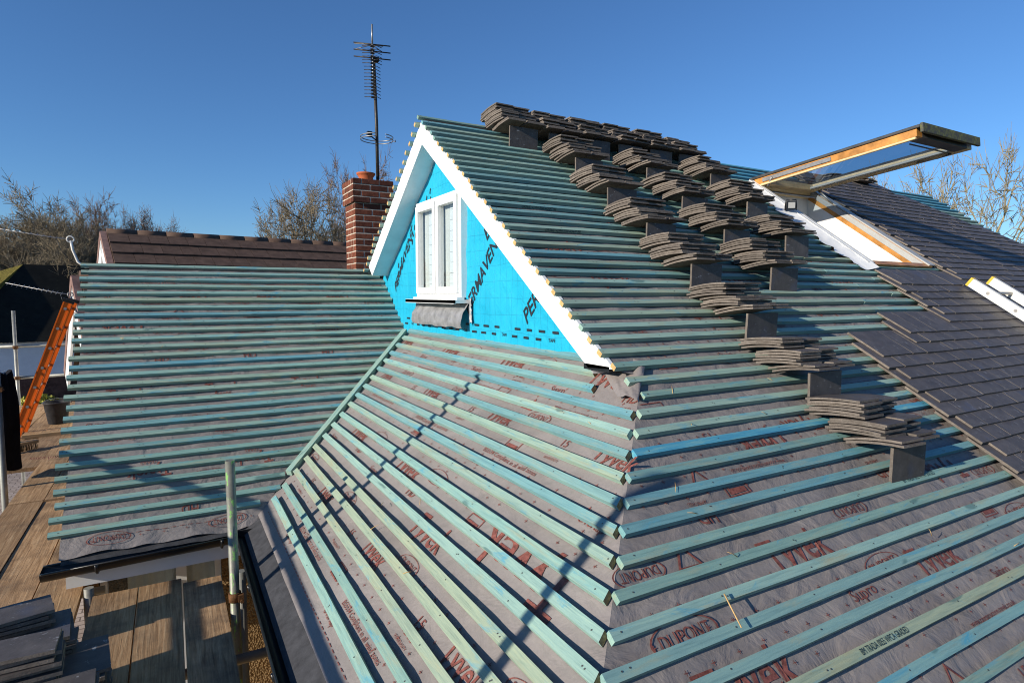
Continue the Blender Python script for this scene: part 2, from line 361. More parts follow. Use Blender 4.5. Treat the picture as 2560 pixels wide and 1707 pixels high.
def mk_paving():
    m, nt, b = newmat('block_paving', 0.9, 0.12); v = coords(nt); br = N(nt, 'ShaderNodeTexBrick'); nt.links.new(v, br.inputs['Vector'])
    br.inputs['Scale'].default_value = 2.2; br.inputs['Color1'].default_value = (.30, .24, .20, 1); br.inputs['Color2'].default_value = (.38, .31, .27, 1); br.inputs['Mortar'].default_value = (.13, .10, .085, 1); br.inputs['Mortar Size'].default_value = 0.02
    setc(nt, b, br.outputs['Color']); return m
M['paving'] = mk_paving()
def mk_grass():
    m, nt, b = newmat('winter_grass_ground', 0.95, 0.1); v = coords(nt)
    setc(nt, b, ramp(nt, nz(nt, v, 0.6, 8, .7), [(0.3, (.05, .06, .02)), (0.6, (.08, .085, .03)), (0.8, (.14, .11, .06))])); return m
M['grass'] = mk_grass()
def mk_bark(name, a, b_, rv=0.0):
    m, nt, b = newmat(name, 0.95, 0.08); v = coords(nt)
    setc(nt, b, ramp(nt, nz(nt, v, 1.4, 5, .7), [(0.3, a), (0.7, b_)])); return m
M['bark1'] = mk_bark('grey_brown_bark', (.15, .12, .08), (.32, .26, .175))
M['bark2'] = mk_bark('red_brown_bark', (.14, .095, .072), (.28, .20, .15))
M['bark3'] = mk_bark('lichen_bark', (.20, .165, .09), (.42, .35, .21))
M['leafy'] = simple('ivy_leaf', (.075, .085, .02), 0.6, 0.2, 0.3, 8)
M['yshrub'] = simple('variegated_leaf', (.38, .36, .06), 0.6, 0.2, 0.35, 30)
M['dgreen'] = simple('evergreen_leaf', (.03, .05, .02), 0.7, 0.2, 0.3, 8)

# ------------------------------------------------------------------ text to flat polygons
_tc = {}
def text_poly(s, size=1.0, shear=0.0, bold=0.0):
    k = (s, shear, bold)
    if k not in _tc:
        cu = bpy.data.curves.new('t', 'FONT'); cu.body = s; cu.size = 1.0; cu.align_x = 'LEFT'; cu.resolution_u = 3; cu.shear = shear; cu.offset = bold
        o = bpy.data.objects.new('t', cu); COL.objects.link(o); bpy.context.view_layer.update()
        me = o.to_mesh(); vs = [(v.co.x, v.co.y) for v in me.vertices]; fs = [tuple(p.vertices) for p in me.polygons]
        o.to_mesh_clear(); bpy.data.objects.remove(o); bpy.data.curves.remove(cu); _tc[k] = (vs, fs)
    return _tc[k]
def put_text(mb, s, size, fn, flip=False, sx=1.0, shear=0.0, m=0, bold=0.0, keep=None):
    """fn(a, b) maps text-plane offsets (a along reading direction, b up) to a point."""
    vs, fs = text_poly(s, shear=shear, bold=bold); w = max(v[0] for v in vs)
    sg = -1 if flip else 1
    for q in fs:
        if keep and not all(keep(fn(sg*(vs[i][0]-w/2)*size*sx, sg*vs[i][1]*size)) for i in q): continue
        mb.face([fn(sg*(vs[i][0]-w/2)*size*sx, sg*vs[i][1]*size) for i in q], m)
    return w*size*sx

# ------------------------------------------------------------------ ground
mb = MB(); mb.grid(8, 8, lambda a, b: (-1500+3000*a, -1500+3000*b, GROUND-0.02), 0)
tag(mb.obj('ground', M['grass']), kind='structure')
mb = MB(); mb.face([(-14, 6, GROUND+.004), (9, 6, GROUND+.004), (9, 27.6, GROUND+.004), (-14, 27.6, GROUND+.004)])
tag(mb.obj('patio', M['paving']), kind='structure')
mb = MB(); mb.face([(-6, -6, GROUND+.004), (4, -6, GROUND+.004), (4, 5.98, GROUND+.004), (-6, 5.98, GROUND+.004)])
tag(mb.obj('gravel_path', M['gravel']), kind='structure')

# ------------------------------------------------------------------ house
house = empty('house', (3.5, 4.5, GROUND), 'house being re-roofed, teal battens on grey membrane, bright blue gable with a white window', 'house')
BT = 0.025                     # batten thickness
def sag(seed, amp=0.006):
    def h(u, v):
        return -BT - 0.004 + amp*noise.noise(Vector((u*2.4+seed, v*5.0, seed))) + 0.6*amp*noise.noise(Vector((u*9+seed, v*13, seed*2)))
    return h
HX0, HX1, HV0, HV1 = 5.27, 6.17, 0.50, 1.93         # roof window opening in right slope
_hR, _hM, hL = sag(3.1, .009), sag(8.7, .008), sag(14.2, 0.010)
def fade(h, d): return -BT-.004 + (h+BT+.004)*max(0.0, min(1.0, d/.10))
hR = lambda u, v: fade(_hR(u, v), u - r_left(v)); hM = lambda u, v: fade(_hM(u, v), u - hip_y(XM-v*cM))
R_END, R_VERGE = 9.56, 1.80
R_ROWS = 49
def r_left(v):
    z = ZP - v*sR
    if z > -0.335: return R_VERGE
    return hip_x_at_z(z)
slope_R = None
def build_R():
    mb = MB(); nv, nu = 98, 150; V = R_ROWS*GR+0.06
    def us(a, v):
        lo = r_left(v); return lo + (R_END-lo)*(a**1.35)
    def fn(a, b): v = b*V; u = us(a, v); return SR.pv(u, v, hR(u, v))
    def sk(a, b): v = b*V; u = us(a, v); return HX0-.03 < u < HX1+.03 and HV0-.02 < v < HV1+.02
    mb.grid(nu, nv, fn, 0, sk)
    return mb.obj('right_roof_slope', M['membrane'], house)
slope_R = build_R(); tag(slope_R, 'right roof slope in grey membrane with teal battens, partly tiled')
mb = MB(); VN = 2.6
mb.grid(40, 30, lambda a, b: SN.p(R_VERGE+(R_END-R_VERGE)*a, VN*b, hR(a*5, b)), 0)
slope_N = mb.obj('rear_roof_slope', M['membrane'], house)
M_ROWS = 17; VM = M_ROWS*GM + 0.11
def build_M():
    mb = MB()
    def fn(a, b):
        v = -.02+b*(VM+.02); x = XM - v*cM; y0 = hip_y(x) - .0; y1 = valley_y(x) if v < 16.5*GM else valley_y(XM-16.5*GM*cM) - (v-16.5*GM)*0.1
        u = y0 + (y1-y0)*a; return SM.pv(u, v, hM(u, v))
    mb.grid(70, 46, fn, 0); return mb.obj('front_roof_slope', M['membrane'], house)
slope_M = build_M(); tag(slope_M, 'sunlit hip slope in grey membrane between valley and hip')
L_ROWS = 28; VL = 27*GL + 0.125; LX0 = -0.585
def l_right(v):
    z = ZL - v*sL; x = XM + (z-ZM)/TM
    if v > 26.2*GL: x = XM + (ZL-26.2*GL*sL-ZM)/TM - 0.5*(v-26.2*GL)
    return min(1.96, x)
def build_L():
    mb = MB()
    def fn(a, b):
        v = b*VL; u = LX0 + (l_right(v)-LX0)*a; k = max(0, (v-27.2*GL)/.1)
        return SL.pv(u, v, hL(u, v) + k*(0.012*noise.noise(Vector((u*7, v*3, 5)))-0.004))
    mb.grid(90, 56, fn, 0); return mb.obj('left_roof_slope', M['membrane'], house)
slope_L = build_L(); tag(slope_L, 'left wing roof slope in grey membrane with long teal battens')
mb = MB(); SLB = Slope((0, YL, ZL), (1, 0, 0), (0, cL, -sL))
mb.grid(10, 10, lambda a, b: SLB.p(LX0+(2.6-LX0)*a, 2.5*b, -BT), 0); mb.obj('rear_wing_slope', M['membrane'], house)

# ---- battens: one mesh per batten, local x along its length
def batten(parent, S, u0, u1, v, axis_dir=1, ends=(0, 0), mat='batten', w=0.034, t=BT, jit=0.0045, name='batten', endcut=(0, 0)):
    L = abs(u1-u0); n = max(2, int(L/0.35)); mb = MB(); sd = rnd(0, 99)
    ring = []
    for i in range(n+1):
        x = L*i/n
        dv = jit*noise.noise(Vector((x*1.3, sd, 0))); dn = 0.6*jit*noise.noise(Vector((x*1.7, sd, 7)))
        ws = w*(1+.06*noise.noise(Vector((x*.9, sd, 3))))/2
        c0 = endcut[0] if i == 0 else (-endcut[1] if i == n else 0)
        ring.append([(x+(c0 if k in (0, 3) else 0), y, z) for k, (y, z) in enumerate(((-ws+dv, -t+dn), (ws+dv, -t+dn), (ws+dv, dn), (-ws+dv, dn)))])
    b = len(mb.v)
    for r in ring: mb.v += r
    for i in range(n):
        for k in range(4):
            mb.f.append((b+4*i+k, b+4*i+(k+1) % 4, b+4*(i+1)+(k+1) % 4, b+4*(i+1)+k)); mb.m.append(0); mb.sm.append(False)
    mb.f.append((b, b+1, b+2, b+3)); mb.m.append(1 if ends[0] else 0); mb.sm.append(False)
    mb.f.append((b+4*n, b+4*n+3, b+4*n+2, b+4*n+1)); mb.m.append(1 if ends[1] else 0); mb.sm.append(False)
    x = rnd(.02, .07)
    while x < L:
        for q in range(1 if rnd(0, 1) < .75 else 2):
            cx, cy = x+rnd(-.02, .02), rnd(-.006, .006)
            dv = jit*noise.noise(Vector((cx*1.3, sd, 0))); dn = 0.6*jit*noise.noise(Vector((cx*1.7, sd, 7)))+.0015
            if 0 < cx < L: mb.face([(cx+.0031*math.cos(t), cy+dv+.0031*math.sin(t), dn) for t in [k*math.pi/3 for k in range(6)]], 2)
        x += .415+rnd(-.02, .02)
    o = S.p(min(u0, u1), v + rnd(-jit, jit)*.6, 0); me = mb.mesh(name, [M[mat], M['rawd'] if 2 in ends else M['raw'], M['nail']]); mb.fixn(me)
    y = -S.v; z = S.n; x = S.u
    if x.cross(y).dot(z) < 0: y = -y
    T = frame(o, x, y, z) @ Matrix.Rotation(rnd(-.0012, .0012), 4, 'Z')
    return inst(me, name, parent, T)
# left slope
for i in range(28):
    v = i*GL; xr = l_right(v)
    xr = min(xr, 1.955 if i < 11 else 9) - rnd(0.0, 0.012)
    if i < 2: xr = (1.84, 1.92)[i]
    if i == 26: xr = 0.60
    if i == 27: xr = 0.462
    batten(slope_L, SL, -0.63+rnd(-.018, .012), xr, v, ends=(1, 0))
# front (hip) slope
M_RIGHT = {0: 2.52, 1: 2.40, 2: 2.30}
for i in range(18):
    v = i*GM; x = XM - v*cM; y1 = valley_y(x) - 0.088 + rnd(-.012, .012)
    if i == 16: y1 = 4.125
    if i == 17: y1 = 4.04
    y0 = M_RIGHT.get(i, hip_y(x) + 0.012 + rnd(-.004, .01))
    batten(slope_M, SM, y0, y1, v, ends=(2 if i != 4 else 0, 0), w=0.037, endcut=(0.012, 0))
# right slope
def row_left(i):
    v = i*GR; z = ZP - v*sR
    if i <= 30: return 1.765 + rnd(-.012, .012)
    if i == 31: return 1.79
    if i == 32: return 1.81
    return hip_x_at_z(z) + 0.012 + rnd(-.006, .012)
for i in range(R_ROWS):
    v = i*GR; a = row_left(i); hole = HV0-.08 < v < HV1+.05
    stop = 5.06 + rnd(-.03, .03) if hole else R_END + rnd(-.03, .06)
    cuts = [a]; x = a + rnd(2.2, 3.6)
    while x < stop-0.6: cuts.append(x); x += rnd(2.4, 3.9)
    cuts.append(stop)
    for j in range(len(cuts)-1):
        mt = 'batten_blue' if ((i < 5 and cuts[j+1] > 5.6) or (i == 35 and j == 0)) else 'batten'  # blue by the far ridge stands in for different light; lower row stained
        batten(slope_R, SR, cuts[j]+(0.002 if j else 0), cuts[j+1]-0.002, v, ends=(1 if (j == 0 and 4 < i < 31 and i != 27) else 0, 0), mat=mt, w=0.035)
    if hole and v < HV1: batten(slope_R, SR, 6.33, R_END+rnd(-.03, .06), v, ends=(0, 0), mat='batten_blue' if i < 5 else 'batten')
# rear slope batten tails that stick out past the left bargeboard
for i in range(1, 26):
    batten(slope_N, SN, 1.755+rnd(-.012, .008), 4.5, i*GR-0.02, ends=(1, 0))
# valley batten
def valley_batten():
    xa, xb = XM-0.02, XM - 15.45*GM*cM
    pa = Vector((xa, valley_y(xa)-.045, ZM+TM*(xa-XM)+.012)); pb = Vector((xb, valley_y(xb)-.045, ZM+TM*(xb-XM)+.012))
    x = (pb-pa); L = x.length; x.normalize(); n = (SM.n+SL.n).normalized(); y = n.cross(x).normalized(); n = x.cross(y)
    mb = MB(); mb.box((0, -.02, -.028), (L, .02, .012)); return mb.obj('valley_batten', M['batten'], house, frame(pa, x, y, n))
valley_batten()

# ---- printing on the membrane
OCC = {}
def lettering(parent, S, hf, inside, flipdir, rows, seed):
    rng = random.Random(seed); mb = MB(); occ = OCC.setdefault(parent.name, [])
    def place(s, u, v, size, flip, sx=1.0):
        fn = lambda a, b: S.pv(u+flipdir*a, v-b, hf(u+flipdir*a, v-b)+0.0035)
        hw = max(q[0] for q in text_poly(s)[0])*size*sx*.5*(1.35 if s == 'DUPONT' else 1.02); vc = v + (size*.36 if flip else -size*.36)*1.0; hh = size*(.8 if s == 'DUPONT' else .45)
        if any(abs(u-a)<hw+c+.015 and abs(vc-b)<hh+d+.004 for a, b, c, d in occ): return
        if inside(u, v):
            occ.append((u, vc, hw, hh))
            w = put_text(mb, s, size, fn, flip, sx, bold=.012 if s in ('Tyvek', 'HD') else .003)
            if s == 'DUPONT':
                for k in range(28):
                    t0, t1 = 2*math.pi*k/28, 2*math.pi*(k+1)/28; g = size*.36*(-1 if flip else 1)
                    mb.face([fn(w*.66*r*math.cos(t), g+size*.85*r*math.sin(t)) for t, r in ((t0, 1), (t1, 1), (t1, .94), (t0, .94))])
    for (s, u, v, size, flip, sx) in rows: place(s, u, v, size, flip, sx)
    return tag(mb.obj('printed_lettering', M['ink'], parent, recalc=False), kind='stuff')
def pattern(u0, u1, v0, v1, flip, rng, pitch=1.0, scale=1.0):
    """one roll of membrane: big name, maker oval, small lines; repeated along the roll"""
    out = []; u = u0 + rng.uniform(0, .5)
    while u < u1:
        sg = -1 if flip else 1; vv = lambda a: (v0+a) if not flip else (v1-a)
        out.append(('Tyvek', u, vv(.20), .155*scale, flip, .80)); out.append(('Supro', u+.30*sg, vv(.30), .055*scale, flip, 1.0))
        out.append(('DUPONT', u-.30*sg, vv(.12), .050*scale, flip, .8))
        out.append(('Tyvek', u+.50, vv(.60), .125*scale, flip, .80)); out.append(('DUPONT', u+.22, vv(.50), .045*scale, flip, .8))
        out.append(('www.construction.tyvek.co.uk', u+.02, vv(.40), .028*scale, flip, 1.0))
        out.append(('BS5534 Compliant in all wind zones', u+.12, vv(.78), .034*scale, flip, 1.0))
        out.append(('Overlap', u+.35, vv(.86), .045*scale, flip, 1.0)); out.append(('15', u-.12, vv(.60), .06*scale, flip, 1.0)); out.append(('YEARS', u-.12, vv(.645), .035*scale, flip, 1.0))
        out.append(('WARRANTY', u-.12, vv(.68), .020*scale, flip, 1.0)); out.append(('HD', u+.72, vv(.26), .085*scale, flip, .8)); out.append(('APPROVED', u+.72, vv(.30), .020*scale, flip, 1.0))
        u += pitch
    return out
def boxes_and_marks(parent, S, hf, inside, spec, seed, umin, umax, vmin, vmax, cross=0.11):
    rng = random.Random(seed); mb = MB()
    def quad(u, v, du, dv): 
        if inside(u, v): mb.face([S.pv(u+a, v+b, hf(u+a, v+b)+0.0032) for a, b in ((-du, -dv), (du, -dv), (du, dv), (-du, dv))])
    v = vmin + .03; k = 0
    while v < vmax:
        u = umin + (cross/2 if k % 2 else 0)
        while u < umax:
            if rng.random() < .8: quad(u, v, .008, .0013); quad(u, v, .0013, .008)
            u += cross
        v += cross*.8; k += 1
    occ = OCC.get(parent.name, [])
    for (kind, u, v, s) in spec:
        if kind != 'dash' and any(abs(u-a)<s+c and abs(v-b)<s+d for a, b, c, d in occ): continue
        if kind != 'dash': occ.append((u, v, s, s))
        if kind == 'box':
            for (a, b, c, d) in ((0, -s*.55, s, .003), (0, s*.55, s, .003), (-s, 0, .003, s*.55), (s, 0, .003, s*.55)): quad(u+a, v+b, c, d)
            quad(u, v+s*.2, s*.8, s*.22)
        if kind == 'tri' and inside(u, v):
            P = [(u-s, v+s*.8), (u+s, v+s*.8), (u, v-s*.8)]; Q = [(u-s*.72, v+s*.64), (u+s*.72, v+s*.64), (u, v-s*.5)]
            for i in range(3):
                j = (i+1) % 3; mb.face([S.pv(a, b, hf(a, b)+.0032) for a, b in (P[i], P[j], Q[j], Q[i])])
        if kind == 'dash':
            x = u
            while x < s: quad(x, v, .014, .0018); x += .045
    return tag(mb.obj('printed_marks', M['ink'], parent, recalc=False), kind='stuff')
rg = random.Random(4)
inR = lambda u, v: r_left(v)+.06 < u < 9 and not (HX0-.1 < u < HX1+.1 and HV0-.1 < v < HV1+.15) and v < R_ROWS*GR
inM = lambda u, v: 0.02 < v < VM-.02 and hip_y(XM-v*cM)+.05 < u < valley_y(XM-v*cM)-.12
inL = lambda u, v: 0.0 < v < VL-.02 and LX0+.03 < u < l_right(v)-.08
rowsR = []
for r in range(5): rowsR += pattern(2.6 if r == 4 else .9, 5.5, 0.1+r*.98, 1.05+r*.98, r % 2 == 1, rg, 1.15)
rowsR = [('Tyvek', 1.42, 4.34, .19, False, .8), ('Tyvek', 1.98, 4.02, .17, False, .8), ('DUPONT', 1.30, 4.13, .062, False, .8), ('Supro', 2.12, 4.20, .06, False, 1), ('Tyvek', 2.3, 3.45, .16, True, .8)] + rowsR
lettering(slope_R, SR, hR, inR, 1, rowsR, 1)
spec = [('box', rg.uniform(1.2, 4.5), rg.uniform(2.6, 4.6), .06) for _ in range(9)] + [('tri', rg.uniform(1.2, 4.5), rg.uniform(2.6, 4.7), .06) for _ in range(8)] + [('dash', 1.0, 3.93, 1.5), ('dash', 1.8, 2.95, 2.6)]
boxes_and_marks(slope_R, SR, hR, inR, spec, 2, 0.9, 4.8, 1.0, 4.8)
rowsM = []
for r in range(2): rowsM += pattern(0.9, 6.0, -.05+r*.92, .9+r*.92, r == 2, rg, .95, 1.0)
rowsM = [('Tyvek', 1.80, 1.0, .24, True, 1.0), ('Tyvek', 2.4, 1.25, .17, False, .8), ('DUPONT', 2.25, 1.05, .07, False, .8)] + rowsM
lettering(slope_M, SM, hM, inM, -1, rowsM, 3)
spec = [('box', rg.uniform(1.5, 5), rg.uniform(.1, 1.6), .055) for _ in range(10)] + [('tri', rg.uniform(1.5, 5), rg.uniform(.1, 1.6), .055) for _ in range(9)] + [('dash', 1.3, 1.76, 4.2), ('dash', 1.3, .86, 3.0)]
boxes_and_marks(slope_M, SM, hM, inM, spec, 4, 0.8, 5.4, 0.1, VM)
rowsL = []
for r in range(3): rowsL += pattern(-.8, 2.0, .05+r*.92, .98+r*.92, r != 1, rg, .62, 1.0)
lettering(slope_L, SL, hL, inL, 1, rowsL, 5)
spec = [('box', rg.uniform(-.4, 1.2), rg.uniform(.4, 2.5), .06) for _ in range(8)] + [('tri', rg.uniform(-.4, 1.2), rg.uniform(.4, 2.5), .06) for _ in range(6)] + [('dash', -.3, 2.70, .35), ('dash', -.5, 1.72, .6)]
boxes_and_marks(slope_L, SL, hL, inL, spec, 6, -.5, 1.9, 0.1, VL, .12)
# grading stamps on a few right-slope battens
mb = MB()
for (i, u) in ((14, 1.92), (17, 1.95), (39, 2.75), (44, 1.75)):
    fn = lambda a, b: SR.p(u+.25-a, i*GR + 0.0195+.0006, -0.020+b)
    fnt = lambda a, b: SR.p(u+.25+a, i*GR+.008-b, 0.0016)
    put_text(mb, 'BM TRADA 0055 WPCA GRADED', .030, fn if i < 30 else fnt, False, .62)
tag(mb.obj('batten_stamp', M['stamp'], slope_R, recalc=False), kind='stuff')

rs = random.Random(31)
for S_, par, us, vs in ((SR, slope_R, (1.3, 3.0), (3.2, 4.5)), (SR, slope_R, (1.3, 3.2), (2.9, 4.3)), (SM, slope_M, (1.8, 4.2), (.3, 1.5)), (SL, slope_L, (-.4, 1.2), (.8, 2.4))):
    for k in range(6):
        u, v = rs.uniform(*us), rs.uniform(*vs); an = rs.uniform(0, 6.28); l = rs.uniform(.02, .06); d3 = (S_.u*math.cos(an)+S_.v*math.sin(an))*l + S_.n*rs.uniform(.0, .03)
        if S_ is SM and not inM(u, v): continue
        if S_ is SR and not inR(u, v): continue
        p = S_.p(u, v, .0); mb = MB(); mb.tube([p, p+d3*.5+S_.n*.003, p+d3], [.0016, .0014, .0006], 4); mb.obj('wood_sliver', M['raw'], par)
mb = MB(); p = SR.p(1.50, 41*GR, .012); mb.tube([p, SR.p(1.47, 42.1*GR, .02)], [.0028, .0022], 5); mb.obj('wood_sliver', M['raw'], slope_R)
# ---- gable: wall, bargeboards, soffits
WY0, WY1, WZ0, WZ1 = 4.10, 5.03, -0.02, 0.79
XW, XB = 1.95, 1.785
zb = -0.345
def gz(y): return ZP - TR*abs(y-YP)
def wall_h(y, z): return 0.014*noise.noise(Vector((y*2.2, z*2.2, 4))) + 0.009*noise.noise(Vector((y*7+z*5, z*1.6-y*.8, 9))) + .004*noise.noise(Vector((y*15, z*9, 2)))
mb = MB()
def gw(a, b):
    y = 2.40 + (6.45-2.40)*a; lo = max(zb-.05, ZL + TL*(y-YL) - .03) if y > 5.3 else zb-.05
    hi = max(gz(y)-.10, lo+.001); z = lo + (hi-lo)*b; return (XW - wall_h(y, z), y, z)
mb.grid(162, 80, gw, 0, lambda a, b: (lambda p: WY0+.03 < p[1] < WY1-.03 and WZ0+.03 < p[2] < WZ1-.03)(gw(a, b))); wall = mb.obj('gable_wall', M['blue'], house); tag(wall, 'bright blue foil membrane gable wall with black lettering')
mb = MB()
def wtext(s, y, z, ang, size, sx=1.0, shear=.25):
    ca, sa = math.cos(ang), math.sin(ang)
    def fn(a, b):
        yy = y - (a*ca - b*sa); zz = z + a*sa + b*ca
        return (XW - wall_h(yy, zz) - 0.004, yy, zz)
    put_text(mb, s, size, fn, False, sx, shear, bold=.012, keep=lambda p: p[2] < gz(p[1])-.215 and not (WY0-.02 < p[1] < WY1+.02 and p[2] > WZ0) and p[2] > ZL+TL*(p[1]-YL)+.03)
A = math.atan2(.486, .466)
wtext('PERMAVENT', 3.80, 0.13, A, .135, 1.0); wtext('PERMAVENT', 5.45, 0.30, A, .135, 1.0)
wtext('PERMAVENT', 2.95, 0.09, A, .135, 1.0); wtext('PERMAVENT', 4.23, 0.93, A, .135, 1.0); wtext('PERMAVENT', 5.02, .98, A, .135, 1.0)
wtext('EN', 3.70, .44, A, .135, 1.0)
def dash(y, z, w, h):
    mb.face([(XW - wall_h(a, b) - .005, a, b) for a, b in ((y-w, z-h), (y+w, z-h), (y+w, z+h), (y-w, z+h))])
for k in range(18):
    y = 5.4 - k*.148
    if k % 5 != 3: dash(y, -.218, .034, .008)
    if k % 4 != 1: dash(y+.04, -.268, .032, .008)
    else:
        wtext('TAPE', y+.04, -.276, 0, .03, 1, 0)
for k in range(12):
    y = YP + .24 + k*.075; z = gz(y) - .36; 
    for dz, q in ((0, 0), (-.07, .01)):
        c = [(y+a, z+dz+b) for a, b in ((-.012, .02), (0, .026), (.012, -.02), (0, -.026))]
        mb.face([(XW - wall_h(a, b)-.005, a, b) for a, b in c])
wp = tag(mb.obj('printed_lettering', M['black_ink'], wall, recalc=False), kind='stuff')
bh = 0.185                                     # vertical depth of bargeboards
def barge(sgn, yend, name):
    mb = MB(); yt = YP
    def pt(x, y, d): return Vector((x, y, ZP - TR*abs(y-YP) - BT*1.25 - d))
    y1 = yend
    if sgn < 0: P = [(yt, 0), (y1, 0), (y1+.20, bh*1.0), (yt, bh)]
    else: P = [(yt, 0), (y1, 0), (y1-.115, bh*.97), (yt, bh)]
    for x0, x1 in ((XB, XB+.022),):
        F = [pt(x0, *q) for q in P]; B = [pt(x1, *q) for q in P]; n = 4
        if sgn < 0: F[2].z = B[2].z = F[1].z - .012
        mb.face(F); mb.face(B[::-1])
        for i in range(n): mb.face([F[i], F[(i+1) % n], B[(i+1) % n], B[i]])
    return mb.obj(name, M['white'], house)
barge(-1, 2.165, 'bargeboard'); barge(1, 6.085, 'bargeboard')
for sgn, y1 in ((-1, 2.35), (1, 5.975)):
    mb = MB(); t = bh - .01
    def sp(x, y, d): return (x, y, ZP - TR*abs(y-YP) - BT*1.25 - d)
    mb.face([sp(XB+.022, YP, t), sp(XW+.02, YP, t), sp(XW+.02, y1, t), sp(XB+.022, y1, t)]); mb.face([sp(XB+.022, YP, t-.02), sp(XW+.02, YP, t-.02), sp(XW+.02, y1, t-.02), sp(XB+.022, y1, t-.02)])
    mb.face([sp(XB+.022, y1, t), sp(XW+.02, y1, t), sp(XW+.02, y1, .02), sp(XB+.022, y1, .02)])
    mb.obj('soffit', M['soffit'], house)
# ---- gable window
XF = 1.905
win = empty('window', (XW, 4.56, WZ0), parent=house)
mb = MB()
def ring(mb, x0, x1, y0, y1, z0, z1, w, m=0):
    mb.box((x0, y0, z0), (x1, y0+w, z1), m); mb.box((x0, y1-w, z0), (x1, y1, z1), m); mb.box((x0, y0+w, z0), (x1, y1-w, z0+w), m); mb.box((x0, y0+w, z1-w), (x1, y1-w, z1), m)
ring(mb, XF, XW+.06, WY0, WY1, WZ0, WZ1, .045); mb.box((XF, 4.535, WZ0+.045), (XW+.06, 4.575, WZ1-.045)); mb.obj('frame', M['white'], win)
for (a, b) in ((WY0+.04, 4.543), (4.567, WY1-.04)):
    s = empty('casement', (XF, (a+b)/2, WZ0), parent=win) if False else None
    mb = MB(); ring(mb, XF-.022, XF+.03, a, b, WZ0+.035, WZ1-.035, .048); mb.obj('casement', M['white'], win)
    mb = MB(); mb.box((XF+.004, a+.046, WZ0+.08), (XF+.010, b-.046, WZ1-.08)); mb.obj('pane', M['glass'], win)
    c0 = a+.02+(b-a)*.62
    mb = MB(); mb.grid(20, 1, lambda p, q: (XW+.004+.006*math.sin(p*22), c0+(b-a)*.24*p, WZ0+.03+q*.74), 0); mb.obj('curtain', M['curtain'], win, recalc=False)
    for k in range(9):
        mb = MB(); mb.box((XW+.0, a+.02, WZ0+.03+k*.083), (XW+.008, c0-.004, WZ0+.1105+k*.083)); mb.obj('blind_slat', M['blind'], win)
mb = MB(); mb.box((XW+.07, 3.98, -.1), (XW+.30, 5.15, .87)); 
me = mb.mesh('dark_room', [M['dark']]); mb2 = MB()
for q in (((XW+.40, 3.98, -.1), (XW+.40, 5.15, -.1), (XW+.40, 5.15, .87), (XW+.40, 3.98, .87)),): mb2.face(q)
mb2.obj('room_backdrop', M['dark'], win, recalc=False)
mb = MB(); mb.box((XF-.095, 4.03, -.062), (XW, 5.065, -.036)); mb.box((XF-.095, 4.03, -.066), (XF-.08, 5.065, -.038)); mb.box((XF-.04, 4.09, -.036), (XF+.02, 5.02, -.018)); mb.obj('sill', M['white'], win)
mb = MB()
def fl(a, b):
    y = 4.02 + 1.03*a; z = -.062 - b*.185 + .010*noise.noise(Vector((y*7, 3, b)))
    x = XW-.02 - (.055*math.sin(b*2.6) + .035*b*b + .012*noise.noise(Vector((y*9, b*4, 1)))); return (x, y, z)
mb.grid(40, 14, fl, 0); fo = mb.obj('lead_flashing', M['lead'], house, recalc=False)
def fs(a, b):
    y = 4.03 - .045*a - .03*b; z = -.02 - .19*b + .02*noise.noise(Vector((a*3, b*6, 2))); return (XW-.016-.018*math.sin(a*2.5)*(.4+b)-.01*noise.noise(Vector((a*5, b*9, 1))), y, z)
mb = MB(); mb.grid(8, 16, fs, 0); mb.obj('lead_flashing', M['lead'], house, recalc=False)
mb = MB(); mb.grid(6, 14, lambda a, b: (XW-.012-.04*math.sin(a*2.5)*(.3+b), 5.05+.045*a, .0-.24*b), 0); mb.obj('lead_flashing', M['lead'], house, recalc=False)
# black strip under the foot of the right bargeboard
mb = MB(); mb.box((XB, 2.20, -.365), (XB+.16, 2.40, -.337)); mb.obj('foot_block', M['blackplastic'], house)
# loose membrane flap over the hip foot
mb = MB()
def flap(a, b):
    x = 1.955 - .20*b; yc = hip_y(x); w0 = .012+.006*math.sin(b*5+1); w1 = (.26-.10*b)*(1+.2*math.sin(b*4)); y = yc + w1 - (w0+w1)*a
    zz = min(ZM+TM*(x-XM), ZP-TR*(YP-y)); return (x, y, zz + .003 + .010*noise.noise(Vector((a*5, b*3.5, 2))) - .012*(max(0, abs(2*a-1)-.7)/.3))
mb.grid(30, 18, flap, 0); mb.obj('membrane_flap', M['membrane'], house, recalc=False)

# ---- laid tiles on the right slope
TW, TLN, TT = 0.165, 0.265, 0.012
def tile_mesh(camber=0.006, seg=4, chip=0.0, name='roof_tile', TT=TT):
    mb = MB(); top = []; bot = []
    for j in range(seg+1):
        y = TLN*(j/seg-.5); z = camber*(1-(2*j/seg-1)**2)
        for x in (-TW/2, TW/2):
            dx = chip*noise.noise(Vector((x*9, y*30, 3)))
            top.append((x+dx, y, z+TT)); bot.append((x+dx*.6, y, z))
    mb.v = top+bot; K = len(top)
    for j in range(seg):
        a = 2*j; mb.f += [(a, a+1, a+3, a+2), (K+a, K+a+2, K+a+3, K+a+1), (a, a+2, K+a+2, K+a), (a+1, K+a+1, K+a+3, a+3)]; mb.m += [0, 1, 1, 1]; mb.sm += [False, False, False, False]
    mb.f += [(0, K, K+1, 1), (2*seg, 2*seg+1, K+2*seg+1, K+2*seg)]; mb.m += [1, 1]; mb.sm += [False, False]
    me = mb.mesh(name, [M['tile'], M['tilebody']]); mb.fixn(me); return me
TILE_LAID = [tile_mesh(.0006, 2, .0015, TT=.0135), tile_mesh(.0012, 2, .002, TT=.0135), tile_mesh(.0003, 2, .0015, TT=.0135)]
